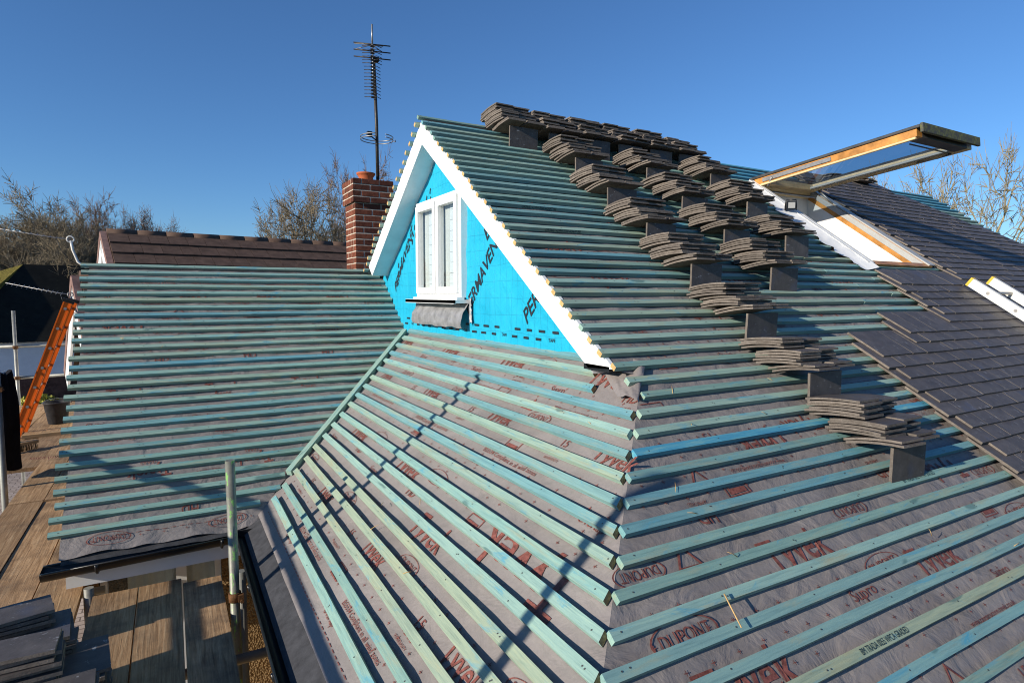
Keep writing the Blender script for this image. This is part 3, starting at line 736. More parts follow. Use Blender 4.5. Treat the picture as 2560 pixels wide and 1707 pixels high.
def tile_start(r):
    t = r+2.4
    if r < 21: return HX1+.16
    if t < 29.0: return 5.09
    if t < 31.0: return 4.30
    return 3.68
def tile_stop(r):
    return min(9.42, 8.15 + max(0, r)*0.105)
tiles = []
for r in range(-1, R_ROWS-1):
    x = tile_start(r) + (0.0825 if r % 2 else 0); stop = tile_stop(r)
    while x < stop:
        tiles.append((r, x)); x += TW+.0025
def tile_world(r, x):
    th = math.atan2(.027, TLN); v = (r-.30)*GR
    y = -(SR.v*math.cos(th) + SR.n*math.sin(th)); z = SR.u.cross(y)
    rot = Matrix.Rotation(rnd(-.009, .009), 4, 'Z') @ Matrix.Rotation(rnd(-.007, .005), 4, 'X')
    c = SR.p(x+TW/2, v, .002 + rnd(0, .002)) - y*(TLN/2 + rnd(-.003, .003))
    return frame(c, SR.u, y, z) @ rot
tiles.sort(key=lambda q: (SR.p(q[1], q[0]*GR).length + (6 if SR.p(q[1], (q[0]+1)*GR).to_2d().angle_signed(Vector((0, 1))) is None else 0)))
vis = lambda q: (lambda c: abs(c.x) < .87*c.z and c.y > -.60*c.z)(Vector((r2.dot(SR.p(q[1], (q[0]+2.4)*GR)), u2.dot(SR.p(q[1], (q[0]+2.4)*GR)), fwd.dot(SR.p(q[1], (q[0]+2.4)*GR)))))
near = [q for q in tiles if vis(q)][:300]; ns = set(near)
for q in near: inst(random.choice(TILE_LAID), 'roof_tile', slope_R, tile_world(*q))
mb = MB()
for q in tiles:
    if q in ns: continue
    me = TILE_LAID[int(rnd(0, 2.99))]; T = tile_world(*q); b = len(mb.v)
    mb.v += [tuple(T @ v.co) for v in me.vertices]
    for p in me.polygons: mb.f.append(tuple(b+i for i in p.vertices)); mb.m.append(p.material_index); mb.sm.append(False)
def mk_tilefar():
    m, nt, b = newmat('dark_concrete_tile_field', 0.55, 0.35); geo = N(nt, 'ShaderNodeNewGeometry')
    v = coords(nt); f = nz(nt, v, 14, 6, 0.7)
    base = ramp(nt, f, [(0.3, (.064, .055, .052)), (0.55, (.096, .084, .079)), (0.8, (.138, .121, .112))])
    base = mix(nt, 1.0, base, ramp(nt, geo.outputs['Random Per Island'], [(0, (.84, .84, .86)), (1, (1.12, 1.1, 1.08))]), 'MULTIPLY')
    sp = thr(nt, nz(nt, coords(nt, (5, 2, 5)), 9, 3, 0.7), 0.635, 0.70)
    setc(nt, b, mix(nt, mix(nt, 1.0, sp, (.5, .5, .5), 'MULTIPLY'), base, (.40, .40, .42))); return m
M['tilefar'] = mk_tilefar()
ft = mb.obj('roof_tiles', [M['tilefar'], M['tilebody']], slope_R, recalc=False); tag(ft, 'field of dark grey plain tiles laid to the far end of the right slope', kind='stuff')

# ---- roof window in the right slope
rw = empty('roof_window', SR.p(5.7, 1.2, 0), parent=house)
tag(rw, 'top hung roof window standing wide open, pine frame')
def rbox(name, u0, u1, v0, v1, h0, h1, mat):
    mb = MB(); mb.hexa([SR.p(u0, v1, h0), SR.p(u1, v1, h0), SR.p(u1, v0, h0), SR.p(u0, v0, h0), SR.p(u0, v1, h1), SR.p(u1, v1, h1), SR.p(u1, v0, h1), SR.p(u0, v0, h1)])
    return mb.obj(name, M[mat], rw)
fw = .055
for (a, b, c, d, mt) in ((HX0-fw, HX0, HV0-fw, HV1+fw, 'timber'), (HX1, HX1+fw, HV0-fw, HV1+fw, 'timber'), (HX0, HX1, HV0-fw, HV0, 'timberp'), (HX0, HX1, HV1, HV1+fw, 'timber')):
    rbox('frame', a, b, c, d, -.075, .022, mt)
rbox('frame_flashing', HX1+.004, HX1+fw+.05, HV0-.05, HV1+fw-.01, .0225, .034, 'greyclad'); rbox('frame_flashing', HX0-fw-.04, HX0-.004, HV0-.05, HV1+fw-.01, .0225, .034, 'whitegrp')
# inner faces: grey strip, plaster lining running down into the room
mb = MB(); mb.hexa([SR.p(HX1-.012, HV1, -.030), SR.p(HX1-.001, HV1, -.030), SR.p(HX1-.001, HV0, -.030), SR.p(HX1-.012, HV0, -.030), SR.p(HX1-.012, HV1, .020), SR.p(HX1-.001, HV1, .020), SR.p(HX1-.001, HV0, .020), SR.p(HX1-.012, HV0, .020)]); mb.obj('seal_strip', M['greyclad'], rw)
mb = MB(); dp = .55
def lp(u, v, d): return SR.p(u, v, -.075) + Vector((0, 0, -d))
for q in (((HX1, HV0, 0), (HX1, HV1, 0), (HX1+.05, HV1, dp), (HX1+.05, HV0, dp)), ((HX0, HV0, 0), (HX0, HV1, 0), (HX0-.05, HV1, dp), (HX0-.05, HV0, dp)),
          ((HX0, HV0, 0), (HX1, HV0, 0), (HX1+.05, HV0-.0, dp), (HX0-.05, HV0, dp)), ((HX0, HV1, 0), (HX1, HV1, 0), (HX1+.05, HV1, dp), (HX0-.05, HV1, dp))):
    mb.face([lp(*p) for p in q])
mb.face([lp(HX0-.05, HV0, dp), lp(HX1+.05, HV0, dp), lp(HX1+.05, HV1, dp), lp(HX0-.05, HV1, dp)])
mb.obj('lining', M['lining'], rw, recalc=False)
# sash
HY, HZ = 4.165, 1.115; TY, TZ = 2.64, 1.268
sv = Vector((0, TY-HY, TZ-HZ)); SLN = sv.length; sv.normalize()
SS = Slope((0, HY, HZ), (1, 0, 0), sv)
sash = empty('sash', SS.p(5.7, .75, 0), parent=rw)
def sbox(name, u0, u1, v0, v1, h0, h1, mat):
    mb = MB(); mb.hexa([SS.p(u0, v1, h0), SS.p(u1, v1, h0), SS.p(u1, v0, h0), SS.p(u0, v0, h0), SS.p(u0, v1, h1), SS.p(u1, v1, h1), SS.p(u1, v0, h1), SS.p(u0, v0, h1)])
    o = mb.obj(name, M[mat], sash)
    bm = bmesh.new(); bm.from_mesh(o.data); bmesh.ops.bevel(bm, geom=bm.edges, offset=.003, segments=1, affect='EDGES'); bm.to_mesh(o.data); bm.free(); return o
U0, U1 = 5.235, 6.135; rw_ = .085
sbox('stile', U0, U0+rw_, .0, SLN, 0, .062, 'timber'); sbox('stile', U1-rw_, U1, .0, SLN, 0, .062, 'timberp')
sbox('rail', U0+rw_, U1-rw_, .0, .10, 0, .060, 'timberp'); sbox('rail', U0+rw_, U1-rw_, SLN-.10, SLN, 0, .060, 'clad')
sbox('lip', U0-.004, U0+.02, .03, SLN-.01, -.018, .0, 'timberp')
sbox('pane', U0+rw_-.01, U1-rw_+.01, .09, SLN-.09, .030, .042, 'glassd')
sbox('gasket', U1-rw_-.055, U1-rw_, .10, SLN-.10, .008, .028, 'greyclad')
sbox('cladding', U0-.012, U0+rw_-.012, -.05, SLN+.03, .064, .088, 'clad'); sbox('cladding', U1-rw_+.012, U1+.012, -.05, SLN+.03, .064, .088, 'clad'); sbox('cladding', U0+rw_-.011, U1-rw_+.011, -.05, .09, .064, .086, 'clad')
sbox('drip_rail', U0-.012, U1+.03, SLN+.031, SLN+.055, .02, .095, 'mossclad'); sbox('cladding', U0+rw_-.011, U1-rw_+.011, SLN-.09, SLN+.03, .064, .086, 'clad')
sbox('hinge_arm', U0-.012, U0-.003, .10, .82, .012, .05, 'alloy')
mb = MB(); mb.tube([SR.p(HX0-.01, .62, .06), SS.p(U0-.02, .22, .03)], .010, 8); mb.obj('hinge_arm', M['alloy'], rw)
mb = MB(); mb.tube([SR.p(HX1+.02, .80, .02), SS.p(U1-.02, .12, .0)], .012, 8); mb.obj('hinge_arm', M['alloy'], rw)
mb = MB(); mb.tube([SR.p(HX0+.05, HV0+.09, -.01), SR.p(HX1-.05, HV0+.09, -.01)], .008, 8); mb.obj('vent_bar', M['alloy'], rw)
mb = MB(); mb.tube([SS.p(U0+.12, SLN-.115, -.012), SS.p(U1-.12, SLN-.115, -.012)], .006, 6) ; mb.tube([SS.p(U1-.16, SLN-.14, -.03), SS.p(U1-.14, SLN-.10, -.02), SS.p(U1-.10, SLN-.22, -.02), SS.p(U1-.09, SLN-.40, -.005)], .006, 6); mb.obj('handle', M['clad'], sash)
# white sheet dressed round the left side of the frame
mb = MB()
def wsheet(a, b):
    v = .46 + 1.60*b; e = .17 + .14*abs(noise.noise(Vector((b*9, 1, 2)))) + .05*noise.noise(Vector((b*31, 4, 1)))
    u = HX0-.05 - e*a; return SR.p(u, v, .036 - .030*min(1, a*1.3) + .007*abs(noise.noise(Vector((b*12, a*2, 8)))))
mb.grid(8, 90, wsheet, 0); mb.obj('flashing_sheet', M['white'], rw, recalc=False)

# ---- eaves: gutters, fascias, walls, patio door under the left slope
EVL = SL.p(0, VL, -BT); EVM = SM.p(0, VM, -BT)
ey, ez = EVL.y, EVL.z; ex, mz = EVM.x, EVM.z
mb = MB()   # dark eave felt strips
mb.grid(40, 3, lambda a, b: (LX0+.01+(.40-LX0)*a, ey+.05-.085*b, ez+.022-.06*b+.006*noise.noise(Vector((a*9, b, 3)))-.012), 0)
mb.obj('eave_felt', M['eavefelt'], house, recalc=False)
mb = MB(); mb.grid(4, 40, lambda a, b: (ex+.05-.16*a, 0.55+3.45*b, mz+.030-.105*a-.012), 0); mb.obj('eave_felt', M['eavefelt'], house, recalc=False)
def gutter(name, p0, p1, out, r=.056):
    p0, p1, out = Vector(p0), Vector(p1), Vector(out); mb = MB(); n = 12; d = (p1-p0).normalized()
    for (rr, s) in ((r, 0), (r-.005, 1)):
        mb.grid(1, n, lambda a, b: p0+(p1-p0)*a + out*(rr*math.cos(math.pi*b)) + Vector((0, 0, -rr*math.sin(math.pi*b))), 0)
    for p in (p0, p1):
        mb.face([p + out*(r*math.cos(math.pi*k/n)) + Vector((0, 0, -r*math.sin(math.pi*k/n))) for k in range(n+1)])
    for sg in (1, -1): mb.tube([p0+out*r*sg, p1+out*r*sg], .006, 6)
    g = mb.obj(name, M['blackplastic'], house, recalc=False)
    L = (p1-p0).length
    for k in range(int(L/.8)+1):
        c = p0 + d*min(L-.05, .25+.8*k); mb = MB()
        mb.tube([c + out*((r+.006)*math.cos(math.pi*j/8)) + Vector((0, 0, -(r+.006)*math.sin(math.pi*j/8))) for j in range(9)], .009, 6); mb.obj('gutter_bracket', M['blackplastic'], g, recalc=False)
    return g
gutter('gutter', (-0.655, ey-.062, ez-.048), (.27, ey-.062, ez-.030), (0, -1, 0), .060)
gutter('gutter', (ex-.105, .5, mz-.060), (ex-.105, 3.93, mz-.055), (-1, 0, 0))
mb = MB(); mb.box((-.56, ey+.0, ez-.20), (.40, ey+.02, ez-.045)); mb.box((-.56, ey+.021, ez-.200), (.40, ey+.30, ez-.188)); mb.obj('fascia', M['white'], house)
mb = MB(); mb.box((ex-.04, .6, mz-.20), (ex-.02, 4.2, mz-.05)); mb.box((ex-.019, .6, mz-.20), (ex+.30, 4.2, mz-.188)); mb.obj('fascia', M['blackplastic'], house)
WYL = ey+.28
for (nm, lo, hi) in (('house_wall', (ex+.28, .85, GROUND), (ex+.50, WYL, mz-.19)), ('house_wall', (.235, WYL, GROUND), (1.2, WYL+.2, ez-.19)), ('house_wall', (-.52, WYL+.001, GROUND), (-.44, WYL+.2, ez-.19)), ('house_wall', (-.50, WYL+.21, GROUND), (-.30, 8.2, ez-.19)), ('house_wall', (ex+.51, .85, GROUND), (9.4, 1.05, mz-.19)), ('house_wall', (9.2, 1.06, GROUND), (9.4, 8.0, 0.2)), ('house_wall', (-.29, 8.0, GROUND), (9.19, 8.2, -1.0))):
    mb = MB(); mb.box(lo, hi); mb.obj(nm, M['pebble'], house)
pd = empty('patio_door', (-.1, WYL+.06, GROUND), parent=house); dz1 = ez-.20
for (a, b) in ((-.436, -.40), (-.03, .03), (.195, .233)):
    mb = MB(); mb.box((a, WYL+.03, GROUND+.1), (b, WYL+.10, dz1)); mb.obj('frame', M['white'], pd)
mb = MB(); mb.box((-.40, WYL+.031, dz1-.05), (.195, WYL+.099, dz1-.001)); mb.obj('frame', M['white'], pd)
mb = MB(); mb.box((-.40, WYL+.06, GROUND+.1), (-.03, WYL+.066, dz1-.05)); mb.obj('pane', M['glass'], pd)
mb = MB(); mb.box((.03, WYL+.06, GROUND+.1), (.195, WYL+.066, dz1-.05)); mb.obj('pane', M['glass'], pd)
mb = MB(); mb.grid(40, 1, lambda a, b: (-.30+.51*a, WYL+.12+.012*math.sin(a*50), GROUND+.2+(dz1-GROUND-.25)*b), 0); mb.obj('curtain', M['curtain'], pd, recalc=False)

# ---- chimney: bricks one by one
CX0, CX1, CY0, CY1 = 2.045, 2.505, 7.52, 7.98
chim = empty('chimney', ((CX0+CX1)/2, (CY0+CY1)/2, -.6), parent=house); tag(chim, 'red brick chimney stack with oversailing top courses')
BL, BH, BW, JT = .215, .0635, .1025, .0115
brick_cache = {}
def brick_mesh(l, w):
    k = (round(l, 3), round(w, 3))
    if k not in brick_cache:
        mb = MB(); mb.box((-l/2, -w/2, 0), (l/2, w/2, BH)); me = mb.mesh('brick', M['brick']); mb.fixn(me)
        bm = bmesh.new(); bm.from_mesh(me); bmesh.ops.bevel(bm, geom=bm.edges, offset=.004, segments=1, affect='EDGES'); bm.to_mesh(me); bm.free(); brick_cache[k] = me
    return brick_cache[k]
ZT = 1.452; ncourse = 22
for k in range(ncourse):
    z = ZT - (k+1)*(BH+JT); o = .030 if k < 4 else 0.0; o = .030 if k < 4 else 0
    x0, x1, y0, y1 = CX0-o, CX1+o, CY0-o, CY1+o
    for side in range(4):
        L = (x1-x0) if side % 2 == 0 else (y1-y0)-2*(BW+JT)*(1 if True else 0)
        s0 = 0.0 if side % 2 == 0 else BW+JT
        off = (0 if k % 2 else BL/2+JT/2); t = s0; end = s0+L; first = True
        while t < end-.02:
            l = BL if not (first and off) else BW
            first = False; l = min(l, end-t)
            if end-(t+l+JT) < .03: l = end-t
            c = t+l/2; d = BW/2
            if side == 0: p = (x0+c, y0+d); rz = 0
            elif side == 1: p = (x1-d, y0+c); rz = math.pi/2
            elif side == 2: p = (x0+c, y1-d); rz = 0
            else: p = (x0+d, y0+c); rz = math.pi/2
            T = Matrix.Translation((p[0]+rnd(-.002, .002), p[1]+rnd(-.002, .002), z)) @ Matrix.Rotation(rz+rnd(-.008, .008), 4, 'Z')
            inst(brick_mesh(l, BW), 'brick', chim, T); t += l+JT
mb = MB(); e = .0035
mb.box((CX0+e, CY0+e, ZT-ncourse*.075), (CX1-e, CY1-e, ZT-4*.075-.001)); mb.box((CX0-.03+e, CY0-.03+e, ZT-4*.075), (CX1+.03-e, CY1+.03-e, ZT-.012))
mb.obj('mortar', M['mortar'], chim)
mb = MB(); mb.grid(8, 8, lambda a, b: (CX0-.01+(CX1-CX0+.02)*a, CY0-.01+(CY1-CY0+.02)*b, ZT-.014+.028*(1-max(abs(2*a-1), abs(2*b-1)))+.006*noise.noise(Vector((a*5, b*5, 0)))), 0); mb.obj('flaunching', M['mortar'], chim, recalc=False)
mb = MB(); mb.lathe(((CX0+CX1)/2-.03, CY0+.19, ZT), [(.088, 0), (.092, .05), (.112, .078), (.118, .082), (.118, .100), (.098, .102), (.08, .06)], 28); mb.obj('chimney_pot', M['terracotta'], chim, recalc=False)

# ------------------------------------------------------------------ television aerial on the chimney
mx, my = 2.42, 7.77; mzb = 1.30
aer = empty('television_aerial', (mx, my, mzb), 'tall brown mast with spiny television aerial and looped ring on brick chimney', 'aerial')
mb = MB(); mb.tube([(mx, my, mzb), (mx-.005, my, 2.2), (mx-.03, my, 3.02)], .021, 10); mb.obj('mast', M['mastmetal'], aer)
mb = MB(); mb.tube([(mx-.055, my-.05, 2.55), (mx-.06, my-.05, 3.22)], .009, 6); mb.tube([(mx-.06, my-.05, 3.18), (mx-.06, my-.05, 3.42)], .011, 8); mb.obj('boom', M['alloy'], aer)
vr = Vector((rgt.x, rgt.y, 0))     # elements lie roughly across the line of sight
for k in range(16):
    z = 3.15 - .042*k; w = .105 + (.02 if k < 6 else 0); mb = MB()
    for sg in (-1, 1):
        base = Vector((mx-.06, my-.05, z)); mb.tube([base, base+vr*sg*w*.42+Vector((0, 0, .008)), base+vr*sg*w+Vector((0, .02, .014*sg*-1))], .0045, 5)
    mb.box((mx-.085, my-.062, z-.010), (mx-.035, my-.04, z+.010)); mb.obj('element', M['mastmetal'], aer)
for k, z in enumerate((3.20, 3.115, 3.03)):
    mb = MB(); c = Vector((mx-.055, my-.02, z-.0)); mb.tube([c-vr*.235+Vector((0, 0, .012)), c+vr*.235+Vector((0, 0, -.038))], .0075, 6); mb.obj('reflector', M['mastmetal'], aer)
for (a, b) in ((-.19, .06), (.18, .02), (-.18, -.01), (.17, -.05)):
    mb = MB(); c = Vector((mx-.055, my-.02, 3.18)); mb.tube([c, c+vr*a+Vector((0, .12, b))], .005, 5); mb.obj('stay_rod', M['alloy'], aer)
mb = MB(); mb.box((mx-.05, my-.04, 2.985), (mx+.03, my+.03, 3.035)); mb.obj('mast_clamp', M['mastmetal'], aer)
mb = MB(); cz = 2.02
for zz in (cz+.015, cz-.02):
    mb.tube([(mx-.01 + .205*math.cos(t), my-.02+.205*math.sin(t), zz) for t in [R_(-75+k*325/36) for k in range(37)]], .006, 6)
mb.tube([(mx+.19, my-.14, cz-.02), (mx+.195, my-.16, cz-.045), (mx+.18, my-.165, cz-.055), (mx+.17, my-.15, cz-.04)], .006, 6); mb.obj('ring', M['alloy'], aer)
mb = MB(); mb.tube([(mx, my, cz-.03), (mx-.12, my-.06, cz+.02)], .008, 6); mb.box((mx-.15, my-.09, cz+.0), (mx-.09, my-.03, cz+.06)); mb.obj('ring_bracket', M['blackplastic'], aer)

# ------------------------------------------------------------------ stacks of loose tiles on the right slope
TILE_STACK = [tile_mesh(.0075, 5, .004, TT=.0105), tile_mesh(.0065, 5, .006, TT=.0105), tile_mesh(.0085, 5, .005, TT=.0105)]
def stack_tile(parent, c, rz, tilt, name='roof_tile'):
    T = Matrix.Translation(c) @ Matrix.Rotation(rz, 4, 'Z') @ Matrix.Rotation(tilt, 4, 'X')
    return inst(random.choice(TILE_STACK), name, parent, T)
def tile_stack(x0, row, label, layers=10):
    b = SR.p(x0, row*GR, 0); st = empty('tile_stack', b, label, 'tile stack', 'stacks of loose tiles loaded out on the roof')
    yb = b.y; z = b.z
    lean = rnd(-.05, .06)
    T = Matrix.Translation((x0+TLN/2, yb+.004, z+.071)) @ Matrix.Rotation(rnd(-.05, .05), 4, 'Z') @ Matrix.Rotation(R_(90)+lean, 4, 'X') @ Matrix.Rotation(R_(90), 4, 'Z')
    pt = inst(TILE_LAID[2], 'prop_tile', st, T)
    ztop = z + .160; ph = rnd(0, 6)
    sizes = random.choice(([2, 5, 6], [2, 5, 5], [3, 5, 5], [2, 6, 5], [2, 4, 5], [2, 5, 4]))
    k = 0; gy = 0.0
    for g, n in enumerate(sizes):
        gx = rnd(-.012, .012) - .012*g; gt = (-.12, -.07, -.10)[g] + rnd(-.02, .02); grot = rnd(-.04, .04)
        for q in range(n):
            zz = ztop + k*.0140 + .002*g
            for s in (0, 1):
                if g == 2 and q == n-1 and s == 1 and rnd(0, 1) < .35: continue
                alt = .012 if q % 2 else -.004
                bx = x0 + (-.052 if s == 0 else .120) + gx + TW/2 + rnd(-.006, .006) + (.02 if g == 0 and s == 1 else 0)
                yo = yb - .080 + gy + alt + TLN/2 + (.0 if s == 0 else .025) + rnd(-.008, .008)
                stack_tile(st, Vector((bx, yo, zz + (.003 if s else 0) + rnd(-.001, .001))), grot + rnd(-.025, .025), gt + rnd(-.010, .010))
            k += 1
        gy += .014*n + (.05 if g == 0 else .028)
    return st
rowsS = [3.62, 8.55, 13.6, 18.7, 23.75, 28.8, 33.8, 38.85]
ordn = ['first', 'second', 'third', 'fourth', 'fifth', 'last']
for i in range(6):
    lab = ['stack of dark tiles on the ridge nearest the blue gable', 'second stack of dark tiles along the ridge from the blue gable', 'third stack of dark tiles along the ridge from the blue gable', 'fourth stack of dark tiles along the ridge from the blue gable', 'fifth stack of dark tiles along the ridge from the blue gable', 'stack of dark tiles at the right end of the ridge row'][i]
    tile_stack(2.416+.371*i, rowsS[0]+(.2 if i else 0), lab)
names1 = ['top', 'second', 'third', 'fourth', 'fifth', 'sixth', 'bottom']
for j in range(7):
    tile_stack(2.775+rnd(-.01, .012), rowsS[1+j], '%s stack of dark tiles in the long diagonal line nearest the gable' % names1[j] if j < 6 else 'lowest and nearest stack of dark tiles, just left of the laid tiles')
n2 = ['top', 'second', 'third', 'bottom']
for j in range(4): tile_stack(3.52+rnd(-.012, .012), rowsS[1+j]+.05, '%s stack of dark tiles in the middle line below the ridge' % n2[j])
n3 = ['top', 'middle', 'bottom']
for j in range(3): tile_stack((4.33, 4.30, 4.21)[j], (7.9, 13.3, 18.95)[j], '%s stack of dark tiles in the line beside the open roof window' % n3[j])
# loose tiles left on the ridge further along
for (x, n, lab) in ((7.15, 3, 'small flat pile of tiles on the ridge behind the open sash'), (7.72, 3, 'low pile of loose tiles at the far end of the ridge')):
    p = SR.p(x, .0, .03); st = empty('tile_pile', p, lab, 'tile pile', 'piles of loose tiles on the far ridge')
    for k in range(n): stack_tile(st, p + Vector((rnd(-.03, .03)+.09*(k % 2), rnd(-.02, .02), .016*k+.004)), R_(90)+rnd(-.2, .2), rnd(-.05, .05))

# ------------------------------------------------------------------ work light on the window edge, white ladder on the tiles
wl = empty('work_light', SR.p(5.12, 1.06, .05), 'small black site lamp with square lens beside the open roof window', 'work light')
Tl = frame(SR.p(5.10, 1.08, .075), Vector((.8, -.6, 0)).normalized(), Vector((.6, .8, 0)).normalized(), Vector((0, 0, 1))) @ Matrix.Scale(.75, 4)
mb = MB(); mb.box((-.055, -.035, -.05), (.055, .035, .05), 0, Tl); mb.obj('body', M['blackplastic'], wl)
mb = MB(); mb.box((-.042, -.043, -.036), (.038, -.0355, .036), 0, Tl); mb.obj('lens', M['greyclad'], wl)
mb = MB(); mb.tube([Tl @ Vector(p) for p in ((-.066, 0, -.06), (-.066, 0, .02), (-.06, 0, .07), (.06, 0, .07), (.066, 0, .02), (.066, 0, -.06))], .007, 6); mb.obj('bracket', M['blackplastic'], wl)
la = empty('roof_ladder', SR.p(6.43, 2.3, .1), 'white roof ladder with yellow ends lying down the laid tiles', 'ladder')
for x in (6.175, 6.62):
    vt = 2.345 if x < 6.4 else 2.315
    mb = MB(); mb.hexa([SR.p(x-.022, 4.6, .06), SR.p(x+.022, 4.6, .06), SR.p(x+.022, vt, .06), SR.p(x-.022, vt, .06), SR.p(x-.022, 4.6, .135), SR.p(x+.022, 4.6, .135), SR.p(x+.022, vt, .135), SR.p(x-.022, vt, .135)])
    o = mb.obj('stile', M['whitegrp'], la)
    mb = MB(); mb.hexa([SR.p(x-.024, vt+.01, .058), SR.p(x+.024, vt+.01, .058), SR.p(x+.024, vt-.012, .058), SR.p(x-.024, vt-.012, .058), SR.p(x-.024, vt+.01, .137), SR.p(x+.024, vt+.01, .137), SR.p(x+.024, vt-.012, .137), SR.p(x-.024, vt-.012, .137)]); mb.obj('end_cap', M['yellowcap'], la)
for k in range(8):
    mb = MB(); v = 2.52 + k*.25; mb.tube([SR.p(6.148, v, .098), SR.p(6.646, v, .098)], .014, 10); mb.obj('rung', M['alloy'], la)

# ------------------------------------------------------------------ scaffold
sc = empty('scaffold', (-.5, 3, GROUND), 'timber boarded scaffold with galvanised tubes along the left eaves', 'scaffold')
def board(x0, x1, y0, y1, z=DECK):
    mb = MB(); n = max(2, int((y1-y0)/.5)); w = rnd(-.004, .004)
    L = y1-y0; zr = rnd(-.006, .004)
    b = 0; R = []
    for i in range(n+1):
        y = L*i/n; dz = .004*noise.noise(Vector((y*.8, x0*7, 2)))
        R.append([(-(x1-x0)/2+w*i/n, y, -.038+dz), ((x1-x0)/2+w*i/n, y, -.038+dz), ((x1-x0)/2+w*i/n, y, dz), (-(x1-x0)/2+w*i/n, y, dz)])
    for r in R: mb.v += r
    for i in range(n):
        for k in range(4): mb.f.append((4*i+k, 4*i+(k+1) % 4, 4*(i+1)+(k+1) % 4, 4*(i+1)+k)); mb.m.append(0); mb.sm.append(False)
    mb.f.append((0, 1, 2, 3)); mb.m.append(0); mb.sm.append(False); mb.f.append((4*n, 4*n+3, 4*n+2, 4*n+1)); mb.m.append(0); mb.sm.append(False)
    return mb.obj('scaffold_board', M['board'], sc, Matrix.Translation(((x0+x1)/2, y0, z+zr)))
for (a, b) in ((-1.185, -.958), (-.952, -.727), (-.72, -.497)):
    board(a, b, -.6, 2.1+rnd(-.03, .03)); board(a, b, 2.15, 6.02+rnd(-.03, .02)); board(a, b, 6.05, 9.95+rnd(-.03, .03)); board(a, b, 9.99, 11.55)
for (a, b) in ((-2.3, -2.08), (-2.07, -1.85), (-1.84, -1.62), (-1.61, -1.40), (-1.395, -1.19)): board(a, b, 7.3, 11.5+rnd(-.05, .05))
for (a, b, e) in ((-.436, -.222, 3.96), (-.214, -.002, 3.95), (.006, .206, 3.885)):
    board(a, b, 1.35+rnd(-.1, .1), e); board(a, b, -.8, 1.2)
def tubep(name, p0, p1, mat='galv', r=.0242):
    mb = MB(); mb.tube([p0, p1], r, 14); return mb.obj(name, M[mat], sc)
def coupler(c):
    mb = MB(); c = Vector(c); mb.tube([c-Vector((0, 0, .024)), c+Vector((0, 0, .024))], .031, 12); mb.box(tuple(c+Vector((.012, -.045, -.018))), tuple(c+Vector((.04, -.012, .018)))); mb.tube([c+Vector((.03, -.05, -.015)), c+Vector((.03, .03, -.015))], .010, 6); return mb.obj('coupler', M['rust'], sc)
o = tubep('standard', (.246, 3.396, GROUND), (.242, 3.396, -.862), 'galvp'); coupler((.243, 3.396, -1.60))
tubep('standard', (.285, 3.47, GROUND), (.283, 3.47, -1.50))
for (y, zt) in ((1.24, .30), (2.96, .50), (6.55, .1)): tubep('standard', (-1.30, y, GROUND), (-1.30, y, zt)); coupler((-1.30, y, -.80))
tubep('standard', (-2.07, 11.62, GROUND), (-2.065, 11.62, -.245)); coupler((-2.066, 11.60, -.80)); coupler((-2.066, 11.60, -1.27))
tubep('rail', (-2.9, 11.66, -.795), (0.4, 11.66, -.775)); tubep('rail', (-2.25, 11.66, -1.275), (.4, 11.66, -1.235))
tubep('rail', (-1.345, -.5, -.79), (-1.345, 7.06, -.73)); tubep('rail', (-1.345, -.5, -1.22), (-1.345, 5.6, -1.22))
for y in (3.05, 2.45, 1.6): tubep('transom', (-1.45, y, DECK-.075), (.60, y, DECK-.075))
for y in (4.2, 6.0, 8.0, 9.9, 11.3): tubep('transom', (-2.35 if y > 7 else -1.45, y, DECK-.075), (-.4, y, DECK-.075))
tubep('standard', (-.455, 3.99, GROUND), (-.455, 3.99, -1.64))

# ------------------------------------------------------------------ piles of tiles on the deck
def deck_pile(x, y, n, ang, label):
    st = empty('tile_pile', (x, y, DECK), label, 'tile pile', 'piles of tiles on the scaffold deck')
    for k in range(n):
        inst(random.choice(TILE_LAID), 'roof_tile', st, Matrix.Translation((x+rnd(-.012, .012), y+rnd(-.014, .014), DECK+.001+k*.0176)) @ Matrix.Rotation(ang+rnd(-.07, .07), 4, 'Z') @ Matrix.Rotation(rnd(-.015, .015), 4, 'X'))
    return st
deck_pile(-.60, 2.97, 24, R_(100), 'tall pile of tiles on the deck at the left edge')
deck_pile(-.475, 2.93, 20, R_(6), 'pile of tiles on the boards with stepped dark edges, below the gutter end')
deck_pile(-.35, 2.74, 16, R_(3), 'lower pile of tiles nearest the bare boards')
deck_pile(-.53, 2.67, 24, R_(92), 'front pile of tiles with white dusty top')
deck_pile(-.36, 2.45, 18, R_(4), 'pile of tiles at the bottom edge of the picture')
deck_pile(-.95, 3.50, 26, R_(10), 'unseen pile of tiles beside the guard rail, added to shade the boards')  # out of view, added for the shadow band it throws on the boards
